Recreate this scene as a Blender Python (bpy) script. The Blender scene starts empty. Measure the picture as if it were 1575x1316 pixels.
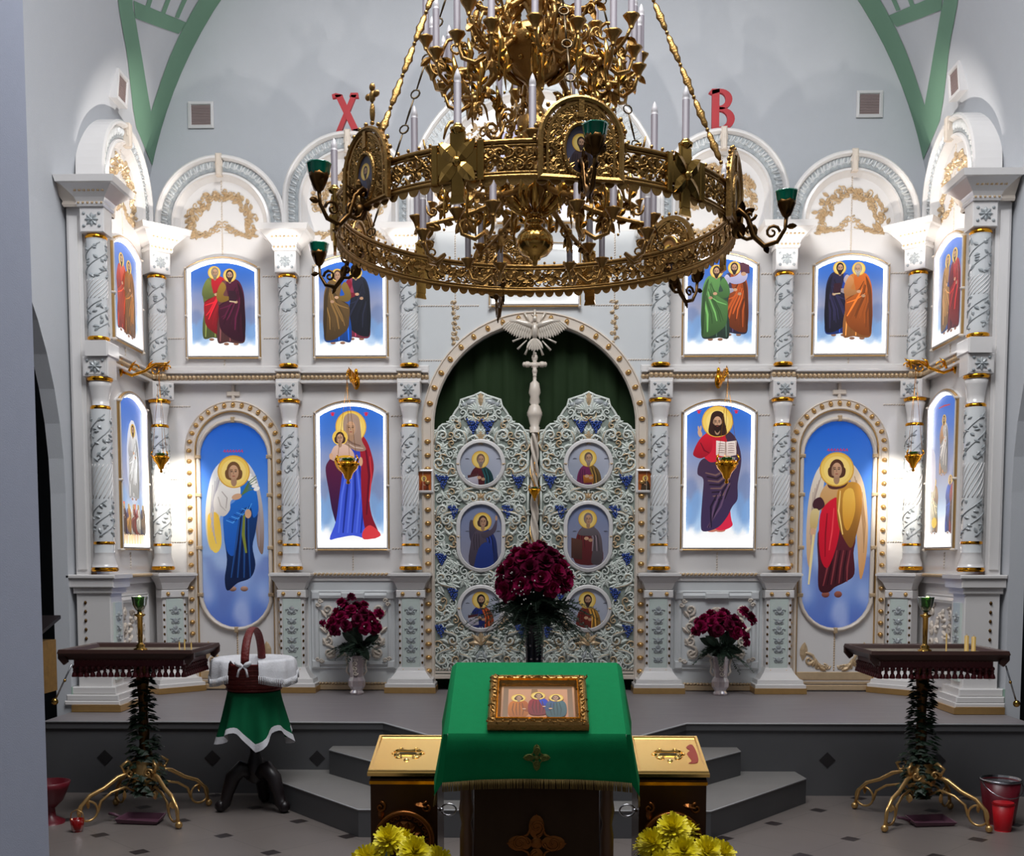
import bpy, math, random
from mathutils import Vector, Matrix, noise
R = random.Random(7)
PI = math.pi
sc = bpy.context.scene
C = sc.collection
# ---------------------------------------------------------------- camera, exposure
cam = bpy.data.cameras.new('camera'); cam_o = bpy.data.objects.new('camera', cam); C.objects.link(cam_o)
cam.sensor_fit = 'HORIZONTAL'; cam.sensor_width = 36; cam.lens = 36*1700/1575; cam.shift_y = (983-658)/1575
cam_o.location = (0, -8.5, 1.475); cam_o.rotation_euler = (math.radians(90-4.2), 0, math.radians(1.16))
sc.camera = cam_o
sc.view_settings.view_transform = 'Standard'; sc.view_settings.look = 'None'
sc.view_settings.exposure = 0.0; sc.view_settings.gamma = 1
sc.cycles.use_denoising = True
sc.cycles.max_bounces = 8; sc.cycles.sample_clamp_indirect = 6
# ---------------------------------------------------------------- world and lamps
wd = bpy.data.worlds.new('world'); sc.world = wd; wd.use_nodes = True
wd.node_tree.nodes['Background'].inputs[0].default_value = (.93, .96, 1, 1)
wd.node_tree.nodes['Background'].inputs[1].default_value = 0.32
def area(name, loc, rot, sx, sy, power, col=(1, 1, 1), spread=180):
    l = bpy.data.lights.new(name, 'AREA'); l.shape = 'RECTANGLE'; l.size = sx; l.size_y = sy; l.energy = power; l.color = col
    l.spread = math.radians(spread)
    o = bpy.data.objects.new(name, l); C.objects.link(o); o.location = loc; o.rotation_euler = [math.radians(a) for a in rot]; return o
def spot(name, loc, target, power, col, ang=60, blend=.6, rad=.03):
    l = bpy.data.lights.new(name, 'SPOT'); l.energy = power; l.color = col; l.spot_size = math.radians(ang); l.spot_blend = blend; l.shadow_soft_size = rad
    o = bpy.data.objects.new(name, l); C.objects.link(o); o.location = loc
    o.rotation_euler = (Vector(target)-Vector(loc)).to_track_quat('-Z', 'Y').to_euler(); return o
area('dome_window_light', (0, -4.2, 7.2), (24, 0, 0), 3.6, 3.0, 430, (.97, .98, 1))
for _s in (-1, 1):       # added spots in mid-air, brightening the arches, capitals and corner panels of the screen
    for _x in (.94, 1.85):
        spot('capital_fill_spot', (_s*_x, -.95, 2.9), (_s*_x, -.1, 3.88), 90, (1, .95, .9), 15, .4)
    spot('capital_fill_spot', (_s*2.2, -.85, 2.9), (_s*2.83, -.11, 3.88), 90, (1, .93, .86), 15, .4)
    spot('wing_arch_fill_spot', (_s*1.5, -.95, 2.9), (_s*2.93, -.5, 4.15), 150, (1, .92, .84), 36, .6)
    for _x in (1.395, 2.36):
        spot('arch_fill_spot', (_s*_x, -.80, 3.0), (_s*_x, -.03, 4.42), 42, (1, .94, .87), 52, .5)
    spot('corner_fill_spot', (_s*2.45, -.75, 2.5), (_s*2.74, 0, 1.92), 95, (1, .95, .84), 40, .8)
    spot('arch_fill_spot', (_s*.5, -.9, 3.3), (_s*.6, -.03, 4.75), 50, (1, .94, .87), 60, .5)
# ---------------------------------------------------------------- helpers
def lin(c):
    return tuple(((x/255)/12.92 if x/255 <= .04045 else ((x/255+.055)/1.055)**2.4) for x in c[:3])
def mat(name, rgb, rough=.5, metal=0., var=.08, scale=12., bump=0., bscale=60., coat=0., stretch=None, rgb2=None, trans=0., spec=.5):
    m = bpy.data.materials.new(name); m.use_nodes = True
    n = m.node_tree.nodes; L = m.node_tree.links; b = n['Principled BSDF']
    tc = n.new('ShaderNodeTexCoord'); mp = n.new('ShaderNodeMapping'); L.new(tc.outputs['Object'], mp.inputs[0])
    if stretch: mp.inputs['Scale'].default_value = stretch
    nz = n.new('ShaderNodeTexNoise'); nz.inputs['Scale'].default_value = scale; nz.inputs['Detail'].default_value = 4
    L.new(mp.outputs[0], nz.inputs['Vector'])
    mx = n.new('ShaderNodeMix'); mx.data_type = 'RGBA'
    a = lin(rgb); c2 = lin(rgb2) if rgb2 else a
    mx.inputs[6].default_value = (*[x*(1-var) for x in a], 1); mx.inputs[7].default_value = (*[min(1, x*(1+var)) for x in c2], 1)
    L.new(nz.outputs['Fac'], mx.inputs[0]); L.new(mx.outputs[2], b.inputs['Base Color'])
    b.inputs['Roughness'].default_value = rough; b.inputs['Metallic'].default_value = metal
    b.inputs['Coat Weight'].default_value = coat; b.inputs['Coat Roughness'].default_value = .08
    b.inputs['Specular IOR Level'].default_value = spec
    b.inputs['Transmission Weight'].default_value = trans
    if bump:
        nb = n.new('ShaderNodeTexNoise'); nb.inputs['Scale'].default_value = bscale; L.new(mp.outputs[0], nb.inputs['Vector'])
        bp = n.new('ShaderNodeBump'); bp.inputs['Strength'].default_value = bump; bp.inputs['Distance'].default_value = .01
        L.new(nb.outputs['Fac'], bp.inputs['Height']); L.new(bp.outputs[0], b.inputs['Normal'])
    return m
def emat(name, rgb, strength):
    m = bpy.data.materials.new(name); m.use_nodes = True; b = m.node_tree.nodes['Principled BSDF']
    b.inputs['Base Color'].default_value = (*lin(rgb), 1); b.inputs['Emission Color'].default_value = (*lin(rgb), 1)
    b.inputs['Emission Strength'].default_value = strength; return m
def picmat(name, strength, base=1., rough=.35):
    m = bpy.data.materials.new(name); m.use_nodes = True; n = m.node_tree.nodes; L = m.node_tree.links; b = n['Principled BSDF']
    at = n.new('ShaderNodeAttribute'); at.attribute_name = 'Col'
    mu = n.new('ShaderNodeMix'); mu.data_type = 'RGBA'; mu.inputs[0].default_value = base; mu.inputs[6].default_value = (0, 0, 0, 1)
    L.new(at.outputs['Color'], mu.inputs[7]); L.new(mu.outputs[2], b.inputs['Base Color']); b.inputs['Roughness'].default_value = rough
    if strength: L.new(at.outputs['Color'], b.inputs['Emission Color']); b.inputs['Emission Strength'].default_value = strength
    return m
class MB:
    """collects shapes in local (u right, v up, w towards the viewer) and links them as one mesh"""
    def __init__(s, off=(0, 0, 0), warp=None):
        s.V = []; s.F = []; s.S = []; s.M = []; s.off = off; s.warp = warp; s.m = 0
    def p(s, u, v, w):
        if s.warp: u, v, w = s.warp(u, v, w)
        s.V.append((u+s.off[0], -w+s.off[1], v+s.off[2])); return len(s.V)-1
    def face(s, ids, smooth=False):
        s.F.append(tuple(ids)); s.S.append(smooth); s.M.append(s.m)
    def grid(s, rows, cu=False, cv=False, smooth=True):
        I = [[s.p(*q) for q in r] for r in rows]; nr = len(I); nc = len(I[0])
        for i in range(nr if cu else nr-1):
            for j in range(nc if cv else nc-1):
                a, b = I[i], I[(i+1) % nr]; k = (j+1) % nc
                s.face((a[j], a[k], b[k], b[j]), smooth)
        return I
    def box(s, u0, u1, v0, v1, w0, w1, c=0.):
        if c:
            r = [[(u0, v0, w0), (u1, v0, w0), (u1, v1, w0), (u0, v1, w0)], [(u0, v0, w1-c), (u1, v0, w1-c), (u1, v1, w1-c), (u0, v1, w1-c)],
                 [(u0+c, v0+c, w1), (u1-c, v0+c, w1), (u1-c, v1-c, w1), (u0+c, v1-c, w1)]]
        else:
            r = [[(u0, v0, w0), (u1, v0, w0), (u1, v1, w0), (u0, v1, w0)], [(u0, v0, w1), (u1, v0, w1), (u1, v1, w1), (u0, v1, w1)]]
        I = s.grid(r, cv=True, smooth=False); s.face(I[-1]); s.face(I[0][::-1])
    def frustum(s, u, w, v0, a0, b0, v1, a1, b1):
        I = s.grid([[(u-a0, v0, w-b0), (u+a0, v0, w-b0), (u+a0, v0, w+b0), (u-a0, v0, w+b0)], [(u-a1, v1, w-b1), (u+a1, v1, w-b1), (u+a1, v1, w+b1), (u-a1, v1, w+b1)]], cv=True, smooth=False)
        s.face(I[0]); s.face(I[1][::-1])
    def stack(s, u, w, lv):   # square section stack: (v, half)
        for (v0, a0), (v1, a1) in zip(lv, lv[1:]): s.frustum(u, w, v0, a0, a0, v1, a1, a1)
    def prism(s, pts, w0, w1, smooth=False):
        a = [s.p(x, y, w0) for x, y in pts]; b = [s.p(x, y, w1) for x, y in pts]; n = len(pts)
        for i in range(n): k = (i+1) % n; s.face((a[i], a[k], b[k], b[i]), smooth)
        s.face(b); s.face(a[::-1])
    def lathe(s, prof, u=0, w=0, n=16, v=0, smooth=True, mod=None):
        rows = []
        for r, h in prof:
            rows.append([(u+(r*(mod(k*2*PI/n, h) if mod else 1))*math.cos(k*2*PI/n), v+h, w+(r*(mod(k*2*PI/n, h) if mod else 1))*math.sin(k*2*PI/n)) for k in range(n)])
        I = s.grid(rows, cv=True, smooth=smooth)
        if prof[0][0] > 1e-4: s.face(I[0])
        if prof[-1][0] > 1e-4: s.face(I[-1][::-1])
    def sphere(s, u, v, w, r, n=8, m=5, sv=1.):
        s.lathe([(max(r*math.sin(PI*i/m), 1e-5), -r*sv*math.cos(PI*i/m)) for i in range(m+1)], u, w, n, v)
    def tube(s, path, r, n=6, closed=False, smooth=True, flat=1.):
        P = [Vector(q) for q in path]; N = len(P); rows = []; nrm = None
        for i in range(N):
            a = P[(i-1) % N] if (i or closed) else P[0]; b = P[(i+1) % N] if (i < N-1 or closed) else P[-1]
            t = (b-a); t = t.normalized() if t.length > 1e-9 else Vector((0, 1, 0))
            if nrm is None:
                nrm = Vector((0, 0, 1)).cross(t)
                if nrm.length < .1: nrm = Vector((1, 0, 0)).cross(t)
            nrm = (nrm-t*nrm.dot(t)).normalized(); bn = t.cross(nrm)
            rr = r[i] if isinstance(r, (list, tuple)) else r
            rows.append([tuple(P[i]+nrm*rr*math.cos(k*2*PI/n)+bn*rr*flat*math.sin(k*2*PI/n)) for k in range(n)])
        I = s.grid(rows, cu=closed, cv=True, smooth=smooth)
        if not closed: s.face(I[0][::-1]); s.face(I[-1])
    def sweep(s, path, prof, closed=False, smooth=False, cap=True):
        """profile (d outward to the right-hand side of travel, w) along a 2D path"""
        N = len(path); rows = []
        for i in range(N):
            a = Vector(path[(i-1) % N]) if (i or closed) else None; c = Vector(path[i]); b = Vector(path[(i+1) % N]) if (i < N-1 or closed) else None
            d1 = (c-a).normalized() if a is not None else (b-c).normalized(); d2 = (b-c).normalized() if b is not None else d1
            n1 = Vector((d1.y, -d1.x)); n2 = Vector((d2.y, -d2.x)); m = n1+n2
            m = m/max(m.dot(n1), .3) if m.length > 1e-6 else n1
            rows.append([(c.x+m.x*d, c.y+m.y*d, w) for d, w in prof])
        I = s.grid(rows, cu=closed, cv=True, smooth=smooth)
        if not closed and cap: s.face(I[0]); s.face(I[-1][::-1])
    def blob(s, u, v, ru, rv, ang=0., h=.01, w=0., n=7):
        ca, sa = math.cos(ang), math.sin(ang); rows = []
        for k, z in ((1., 0), (.75, .62), (.3, .96)):
            rows.append([(u+k*(ru*math.cos(t)*ca-rv*math.sin(t)*sa), v+k*(ru*math.cos(t)*sa+rv*math.sin(t)*ca), w+h*z) for t in [j*2*PI/n for j in range(n)]])
        I = s.grid(rows, cv=True); s.face(I[-1], True)
    def leaf(s, u, v, L, W, ang, h=.01, w=0., bend=0.):
        rows = []
        for t, k in ((0, .15), (.3, .9), (.6, 1.), (.85, .55), (1., .03)):
            a = ang+bend*t; cu = u+math.cos(a)*L*t; cv = v+math.sin(a)*L*t; nx, ny = -math.sin(a), math.cos(a)
            rows.append([(cu+nx*W*k, cv+ny*W*k, w+h*.1), (cu, cv, w+h*(.5+.5*math.sin(PI*t))), (cu-nx*W*k, cv-ny*W*k, w+h*.1)])
        s.grid(rows, smooth=False)
    def acanthus(s, u, v, L, ang, h=.01, w=0., n=5):
        for k in range(n):
            t = k-(n-1)/2; s.leaf(u, v, L*(1-.13*abs(t)), L*.17, ang+t*.42, h, w+.0004*k, bend=.3*t)
    def curl(s, u, v, size, ang=0., flip=1, turns=1.25, r=None, w=0., n=5, tail=0., seg=13):
        r = r or size*.16; pts = []; rr = []
        if tail:
            e = (u+size*math.cos(ang), v+size*math.sin(ang)); d = (math.sin(ang)*flip, -math.cos(ang)*flip)
            pts.append((e[0]+d[0]*tail+math.cos(ang)*tail*.25, e[1]+d[1]*tail+math.sin(ang)*tail*.25, w)); rr.append(r*.5)
        for i in range(seg):
            t = i/(seg-1); q = size*(1-.82*t**.8); a = ang+flip*t*turns*2*PI
            pts.append((u+q*math.cos(a), v+q*math.sin(a), w+r*.3)); rr.append(r*(1-.35*t))
        rr[-1] = r*1.1
        s.tube(pts, rr, n)
    def build(s, name, mats, parent=None, loc=None, rot=None, kind=None):
        me = bpy.data.meshes.new(name); me.from_pydata(s.V, [], s.F)
        me.polygons.foreach_set('use_smooth', s.S); me.polygons.foreach_set('material_index', s.M)
        for m in (mats if isinstance(mats, (list, tuple)) else [mats]): me.materials.append(m)
        me.update()
        o = bpy.data.objects.new(name, me); C.objects.link(o)
        if parent: o.parent = parent
        if loc: o.location = loc
        if rot is not None: o.rotation_euler = (0, 0, rot)
        if kind: o['kind'] = kind
        return o
def tag(o, label, cat=None, group=None, kind=None):
    if label: o['label'] = label
    if cat: o['category'] = cat
    if group: o['group'] = group
    if kind: o['kind'] = kind
    return o
def thing(name, label, cat, loc=(0, 0, 0), rot=0., group=None):
    o = bpy.data.objects.new(name, None); C.objects.link(o); o.location = loc; o.rotation_euler = (0, 0, rot); o.empty_display_size = .05
    return tag(o, label, cat, group)
def part(parent, name, m, fn, loc=None, rot=None, off=(0, 0, 0), warp=None, kind=None, label=None):
    b = MB(off, warp); fn(b); o = b.build(name, m, parent, loc, rot, kind)
    if label: o['label'] = label
    return o
def scatter(parent, name, m, fn, places, off=(0, 0, 0)):
    """one mesh built about the origin, one part per place (u, v, w[, turn about the viewing axis])"""
    b = MB(); fn(b); o0 = None
    for q in places:
        o = b.build(name, m, parent) if o0 is None else o0.copy()
        if o0 is None: o0 = o
        else: C.objects.link(o)
        o.location = (q[0]+off[0], -q[2]+off[1], q[1]+off[2])
        o.rotation_euler = (0, -q[3] if len(q) > 3 else 0, 0)
    return o0
def copy_tree(o, parent=None):
    c = o.copy(); C.objects.link(c)
    if parent: c.parent = parent; c.matrix_parent_inverse = Matrix()
    for ch in list(o.children): copy_tree(ch, c)
    return c
def dup(o, loc, rot=0., label=None, group=None, parent=None, scale=None):
    c = copy_tree(o, parent); c.location = loc; c.rotation_euler = (0, 0, rot)
    if label: c['label'] = label
    if group: c['group'] = group
    if scale: c.scale = scale
    return c
def arc(cu, cv, r, a0, a1, n, ry=None):
    return [(cu+r*math.cos(math.radians(a0+(a1-a0)*i/n)), cv+(ry or r)*math.sin(math.radians(a0+(a1-a0)*i/n))) for i in range(n+1)]
def cyl(Rr): return lambda u, v, w: ((Rr+w)*math.sin(u/Rr), v, (Rr+w)*math.cos(u/Rr))
def seg_arch(W, vlo, vs, vt, n=10):
    """outline of an arched-top rectangle, travelling up the right side, over and down the left (outside on the right hand)"""
    rise = vt-vs; r = (W*W+rise*rise)/(2*rise); c = vt-r; a = math.degrees(math.asin((vs-c)/r))
    return [(W, vlo), (W, vs)]+arc(0, c, r, a, 180-a, n)[1:-1]+[(-W, vs), (-W, vlo)]
def stadium(W, v0, v1, n=14):
    return arc(0, v1-W, W, 0, 180, n)+arc(0, v0+W, W, 180, 360, n)
# ---------------------------------------------------------------- materials
M = {}
def mk(k, *a, **kw): M[k] = mat(k, *a, **kw)
mk('plaster', (194, 197, 202), .8, var=.02, bump=.15, bscale=220)
mk('dado', (150, 178, 163), .7, var=.04)
mk('green_band', (112, 150, 126), .75, var=.04, scale=5)
mk('ceramic', (222, 219, 217), .22, var=.03, scale=3, coat=.3)
mk('ceramic_cool', (213, 216, 217), .22, var=.04, scale=4, coat=.3)
mk('mint', (208, 214, 210), .25, var=.08, scale=14, rgb2=(192, 208, 200), coat=.3)
mk('mint_relief', (228, 228, 222), .25, var=.06, scale=20, rgb2=(204, 216, 207), coat=.3)
mk('door_ground', (142, 152, 144), .3, var=.08, scale=8, coat=.2)
mk('blue_leaf', (120, 130, 138), .3, var=.2, scale=30, rgb2=(180, 184, 184), coat=.2)
mk('cream', (216, 204, 190), .35, var=.06)
mk('gilt', (205, 165, 105), .3, .75, var=.12, scale=25)
mk('gilt_pale', (204, 178, 142), .36, .35, var=.14, scale=30)
mk('gold', (232, 160, 40), .14, 1., var=.06)
mk('brass', (166, 128, 72), .30, .86, var=.25, scale=30, bump=.25, bscale=120)
mk('brass_bright', (186, 146, 76), .14, .95, var=.08)
mk('bronze', (92, 66, 36), .32, 1., var=.2, scale=25)
mk('grape', (48, 74, 150), .18, var=.1)
mk('wood_dark', (58, 34, 28), .38, var=.25, scale=9, stretch=(1, 6, 6))
mk('wood_black', (24, 16, 18), .4, var=.2)
mk('wood_mid', (92, 62, 38), .4, var=.3, scale=6, stretch=(8, 8, 1))
mk('laminate', (128, 122, 124), .42, var=.22, scale=5, stretch=(.5, 7, 7))
mk('riser', (84, 84, 86), .5, var=.12, scale=4)
mk('step', (124, 121, 118), .5, var=.12, scale=5)
mk('edge', (176, 176, 178), .4, var=.05)
mk('inset', (36, 34, 36), .4, var=.1)
mk('green_cloth', (8, 124, 72), .85, var=.10, scale=40, bump=.08, bscale=400, spec=.15)
mk('green_dark', (10, 92, 58), .85, var=.1, scale=30, spec=.15)
mk('lace', (216, 216, 220), .8, var=.08, scale=60, bump=.3, bscale=150)
mk('fringe_gold', (120, 98, 48), .6, .2, var=.25, scale=60)
mk('emblem', (104, 112, 46), .55, .2, var=.2, scale=60)
mk('brown_cloth', (58, 42, 28), .85, var=.15, scale=20, spec=.15)
mk('curtain', (36, 54, 30), .8, var=.15, scale=6, spec=.2)
mk('red', (168, 2, 22), .45, var=.05)
mk('maroon', (86, 18, 24), .35, var=.2, scale=30)
mk('peony', (112, 0, 50), .75, var=.25, scale=20, rgb2=(134, 2, 62), spec=.15)
mk('peony_dark', (92, 0, 42), .75, var=.25, scale=20, spec=.15)
mk('fern', (40, 62, 46), .7, var=.3, scale=20)
mk('fern_grey', (70, 88, 72), .7, var=.3, scale=20)
mk('ivy', (20, 44, 24), .55, var=.3, scale=25)
mk('white_bud', (210, 205, 200), .7)
mk('mum', (220, 205, 12), .55, var=.12, scale=25, rgb2=(236, 218, 20))
mk('candle', (104, 97, 103), .5, var=.03)
mk('bulb', (196, 192, 194), .3, var=.02)
mk('green_glass', (0, 120, 92), .08, var=.05, trans=.35)
mk('green_glass_dark', (0, 66, 60), .08, var=.05, trans=.35)
mk('lamp_glass', (40, 84, 24), .06, var=.05, trans=.5)
mk('red_glass', (150, 16, 16), .1, var=.05, trans=.4)
mk('crystal', (206, 190, 192), .1, var=.1, trans=.55, scale=30)
mk('vase_dark', (20, 22, 34), .12, var=.2)
mk('bucket', (104, 24, 36), .35, var=.1)
mk('bucket_red', (176, 14, 26), .4, var=.05)
mk('steel', (190, 190, 195), .25, 1., var=.05)
mk('chain', (96, 82, 62), .35, 1., var=.1)
mk('wicker', (104, 26, 22), .55, var=.3, scale=50, bump=.6, bscale=70)
mk('purple', (98, 62, 78), .4, var=.08)
mk('grille', (150, 132, 130), .6, var=.05)
mk('white_paint', (214, 212, 212), .5, var=.02)
mk('gold_box', (246, 204, 122), .16, 1., var=.03, scale=5)
mk('box_dark', (66, 38, 16), .25, .5, var=.25, scale=6)
mk('box_relief', (128, 74, 22), .25, .7, var=.25, scale=14)
mk('red_reflection', (150, 44, 20), .3, .3, var=.1)  # red painted in for a reflection on the gold lid
mk('tray', (122, 112, 96), .45, .3, var=.2, scale=15)
mk('brocade', (150, 112, 52), .5, .3, var=.4, scale=30)
mk('aisle_wall_shade', (36, 41, 46), .8, var=.04)  # near-black colour stands in for the shade of the unlit aisle
mk('pillar', (160, 166, 184), .75, var=.03, bump=.1, bscale=200)
mk('ray_gilt', (214, 204, 190), .3, .2, var=.06)
mk('black_void', (12, 12, 12), .8)
M['glow'] = emat('led_strip', (255, 252, 250), 3.2)
M['glow_soft'] = emat('led_border', (255, 252, 250), 1.8)
M['lit_pic'] = picmat('backlit_icon_print', .80, .3)
M['pic'] = picmat('painted_icon', 0)
def tile_floor():
    m = mat('tile_floor', (112, 104, 100), .38, var=.16, scale=3.2); n = m.node_tree.nodes; L = m.node_tree.links; b = n['Principled BSDF']
    src = b.inputs['Base Color'].links[0].from_socket
    tc = n.new('ShaderNodeTexCoord'); mp = n.new('ShaderNodeMapping'); L.new(tc.outputs['Object'], mp.inputs[0])
    S = .47
    mp.vector_type = 'POINT'; mp.inputs['Rotation'].default_value = (0, 0, math.radians(45)); mp.inputs['Scale'].default_value = (1/S,)*3
    th = math.radians(45); px = (1.336*math.cos(th)+2.399*math.sin(th))/S; py = (1.336*math.sin(th)-2.399*math.cos(th))/S
    mp.inputs['Location'].default_value = (.5-px % 1, .5-py % 1, 0)
    sp = n.new('ShaderNodeSeparateXYZ'); L.new(mp.outputs[0], sp.inputs[0])
    ds = []
    for ax in (0, 1):
        f = n.new('ShaderNodeMath'); f.operation = 'FRACT'; L.new(sp.outputs[ax], f.inputs[0])
        q = n.new('ShaderNodeMath'); q.operation = 'SUBTRACT'; L.new(f.outputs[0], q.inputs[0]); q.inputs[1].default_value = .5
        a = n.new('ShaderNodeMath'); a.operation = 'ABSOLUTE'; L.new(q.outputs[0], a.inputs[0]); ds.append(a)
    mxn = n.new('ShaderNodeMath'); mxn.operation = 'MAXIMUM'; L.new(ds[0].outputs[0], mxn.inputs[0]); L.new(ds[1].outputs[0], mxn.inputs[1])
    mnn = n.new('ShaderNodeMath'); mnn.operation = 'MINIMUM'; L.new(ds[0].outputs[0], mnn.inputs[0]); L.new(ds[1].outputs[0], mnn.inputs[1])
    i = n.new('ShaderNodeMath'); i.operation = 'LESS_THAN'; L.new(mxn.outputs[0], i.inputs[0]); i.inputs[1].default_value = .085
    g = n.new('ShaderNodeMath'); g.operation = 'LESS_THAN'; L.new(mnn.outputs[0], g.inputs[0]); g.inputs[1].default_value = .005
    m1 = n.new('ShaderNodeMix'); m1.data_type = 'RGBA'; L.new(g.outputs[0], m1.inputs[0]); L.new(src, m1.inputs[6]); m1.inputs[7].default_value = (*lin((92, 86, 82)), 1)
    m2 = n.new('ShaderNodeMix'); m2.data_type = 'RGBA'; L.new(i.outputs[0], m2.inputs[0]); L.new(m1.outputs[2], m2.inputs[6]); m2.inputs[7].default_value = (*lin((44, 38, 38)), 1)
    L.new(m2.outputs[2], b.inputs['Base Color']); return m
M['floor'] = tile_floor()
# ================================================================ the setting
def struct(name, m, fn, loc=None, rot=None, parent=None, warp=None):
    b = MB(warp=warp); fn(b); o = b.build(name, m, parent, loc, rot); o['kind'] = 'structure'; return o
struct('floor', M['floor'], lambda b: b.face([b.p(-5.5, 0, 11), b.p(5.5, 0, 11), b.p(5.5, 0, -.5), b.p(-5.5, 0, -.5)]))
struct('wall_back', M['plaster'], lambda b: b.box(-3.5, 3.5, 0, 7.2, -.5, -.3))
BA, BB, BZ = 3.08, 3.35, 3.69
def barrel(th, Y, side=-1, e=0.): t = math.radians(th); return (side*(BA-e)*math.cos(t), BZ+(BB-e)*math.sin(t), -Y)
def vault(b):
    n = 60
    b.grid([[barrel(180*i/n, Y, 1) for i in range(n+1)] for Y in (.3, -.5, -1.3, -2.1, -2.9)])
    b.grid([[barrel(180*i/n, -2.9, 1) for i in range(n+1)], [barrel(180*i/n, -2.9, 1, -.3) for i in range(n+1)]], smooth=False)
struct('ceiling', M['plaster'], vault)
def side_wall(b, s):
    def q(y0, y1, z0, z1): b.box(min(s*y0, s*y1), max(s*y0, s*y1), z0, z1, -.10, 0)
    q(-1.25, .3, 0, BZ+.02); q(-4.7, -4.45, 0, BZ+.02)
    n = 24; P = [(-2.85+1.6*math.cos(PI*i/n), 1.9+1.72*math.sin(PI*i/n)) for i in range(n+1)]
    rows = [[(s*y, BZ+.02, 0), (s*y, z, 0), (s*y, z, -.10), (s*y, BZ+.02, -.10)] for y, z in P]
    b.grid(rows, smooth=False)
for nm, s, rt in (('left', -1, PI/2), ('right', 1, -PI/2)):
    sg = 1 if s < 0 else -1
    struct('wall_'+nm, M['plaster'], lambda b: side_wall(b, sg), (s*3.08, 0, 0), rt)
    struct('baseboard_'+nm, M['dado'], lambda b: b.box(min(sg*-1.25, sg*-.02), max(sg*-1.25, sg*-.02), 0, .62, 0, .004), (s*3.08, 0, 0), rt)
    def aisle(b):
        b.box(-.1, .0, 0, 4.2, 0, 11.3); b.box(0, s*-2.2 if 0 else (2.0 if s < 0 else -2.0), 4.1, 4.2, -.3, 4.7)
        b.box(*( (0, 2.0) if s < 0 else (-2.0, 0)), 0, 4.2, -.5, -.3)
    struct('wall_'+nm+'_aisle', M['aisle_wall_shade'], aisle, (s*5.5, 0, 0))
struct('wall_rear', M['plaster'], lambda b: b.box(-5.6, 5.6, 0, 8, 11, 11.2))
for s in (-1, 1):
    struct('wall_%s_nave' % ('left' if s < 0 else 'right'), M['plaster'], lambda b: b.box(5.5*s-.05, 5.5*s+.05, 4.2, 8, 2.9, 11.0))
    struct('wall_%s_spandrel' % ('left' if s < 0 else 'right'), M['plaster'], lambda b: b.box(min(s*3.08, s*5.5), max(s*3.08, s*5.5), 4.2, 8, 2.7, 2.9))
# painted green bands on the vault
def strip(b, A, Bp, s):
    for t0, t1 in ((0, 1),):
        rows = []
        def rs(L, n=16):
            out = []
            for i in range(n+1):
                t = i/n*(len(L)-1); k = min(int(t), len(L)-2); f = t-k
                out.append((L[k][0]*(1-f)+L[k+1][0]*f, L[k][1]*(1-f)+L[k+1][1]*f))
            return out
        a, c = rs(A), rs(Bp)
        for i in range(5):
            rows.append([barrel(p[0]*(1-i/4)+q[0]*i/4, min(.295, p[1]*(1-i/4)+q[1]*i/4), s, .004) for p, q in zip(a, c)])
        b.grid(rows)
def bands(b, s):
    strip(b, [(75, .3), (55, .3), (38.2, .3), (28.3, .3), (19.7, .3), (14.4, .3)], [(75, .02), (55, .02), (38.2, .02), (28, .02), (22.7, .04), (19.9, .04)], s)
    strip(b, [(45, -2.6), (36, -1.7), (26, -.95), (22.5, -.57), (16.8, -.16), (14.4, .3)], [(45, -2.3), (36, -1.4), (27.1, -.74), (26.5, -.65), (23.8, -.35), (19.9, .04)], s)
    strip(b, [(27.7, -.76), (29.5, -.43), (32.2, .05)], [(26.5, -.65), (28.1, -.36), (30.2, .0)], s)
    for q in ([(28.2, -.58), (38, -.75)], [(29.8, -.36), (40, -.50)], [(31.1, -.16), (42, -.26)]):
        strip(b, q, [(x+.4, y+.06) for x, y in q], s)
for s, k in ((-1, 3), (1, 4)):
    struct('trim_%d' % k, M['green_band'], lambda b: bands(b, s))
# solea platform and steps
def oct_(front, hw, back, bw, ybk=.6):
    return [(-bw, ybk), (-bw, back), (-hw, front), (hw, front), (bw, back), (bw, ybk)]
PLF = [(-3.08, .3), (-3.08, -1.67), (-.943, -1.67), (-.61, -2.16), (.61, -2.16), (.943, -1.67), (3.08, -1.67), (3.08, .3)]
def zprism(b, pts, z0, z1):
    a = [b.p(x, z0, -y) for x, y in pts]; c = [b.p(x, z1, -y) for x, y in pts]; n = len(pts)
    for i in range(n): k = (i+1) % n; b.face((a[i], a[k], c[k], c[i]))
    b.face(c[::-1]); b.face(a)
def grow(pts, e): return [(x*(1+e*.0), y-e if y < 0 else y) for x, y in pts]
plat = struct('platform', M['riser'], lambda b: zprism(b, PLF, 0, .41))
struct('platform_deck', M['laminate'], lambda b: zprism(b, grow(PLF, .008), .447, .455), parent=plat)
struct('platform_nosing', M['riser'], lambda b: zprism(b, grow(PLF, .012), .41, .447), parent=plat)
struct('platform_edge_strip', M['edge'], lambda b: [b.tube([(x, .452, -y+.014) for x, y in PLF[1:-1]], .006, 5)], parent=plat)
S2 = [(-1.26, -1.665), (-1.26, -1.80), (-.64, -2.53), (.64, -2.53), (1.26, -1.80), (1.26, -1.665)]
S1 = [(-1.62, -1.665), (-1.64, -1.88), (-.93, -2.75), (.93, -2.75), (1.64, -1.88), (1.62, -1.665)]
for k, (pts, z0, z1) in enumerate(((S1, 0, .152), (S2, .152, .303))):
    st = struct('step', M['riser'], lambda b: zprism(b, pts, z0, z1-.012))
    struct('step_tread', M['step'], lambda b: zprism(b, [(x, y) for x, y in pts], z1-.012, z1), parent=st)
    struct('step_edge', M['edge'], lambda b: b.tube([(x, z1-.004, -y+.001) for x, y in pts[1:-1]], .004, 4), parent=st)
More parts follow.
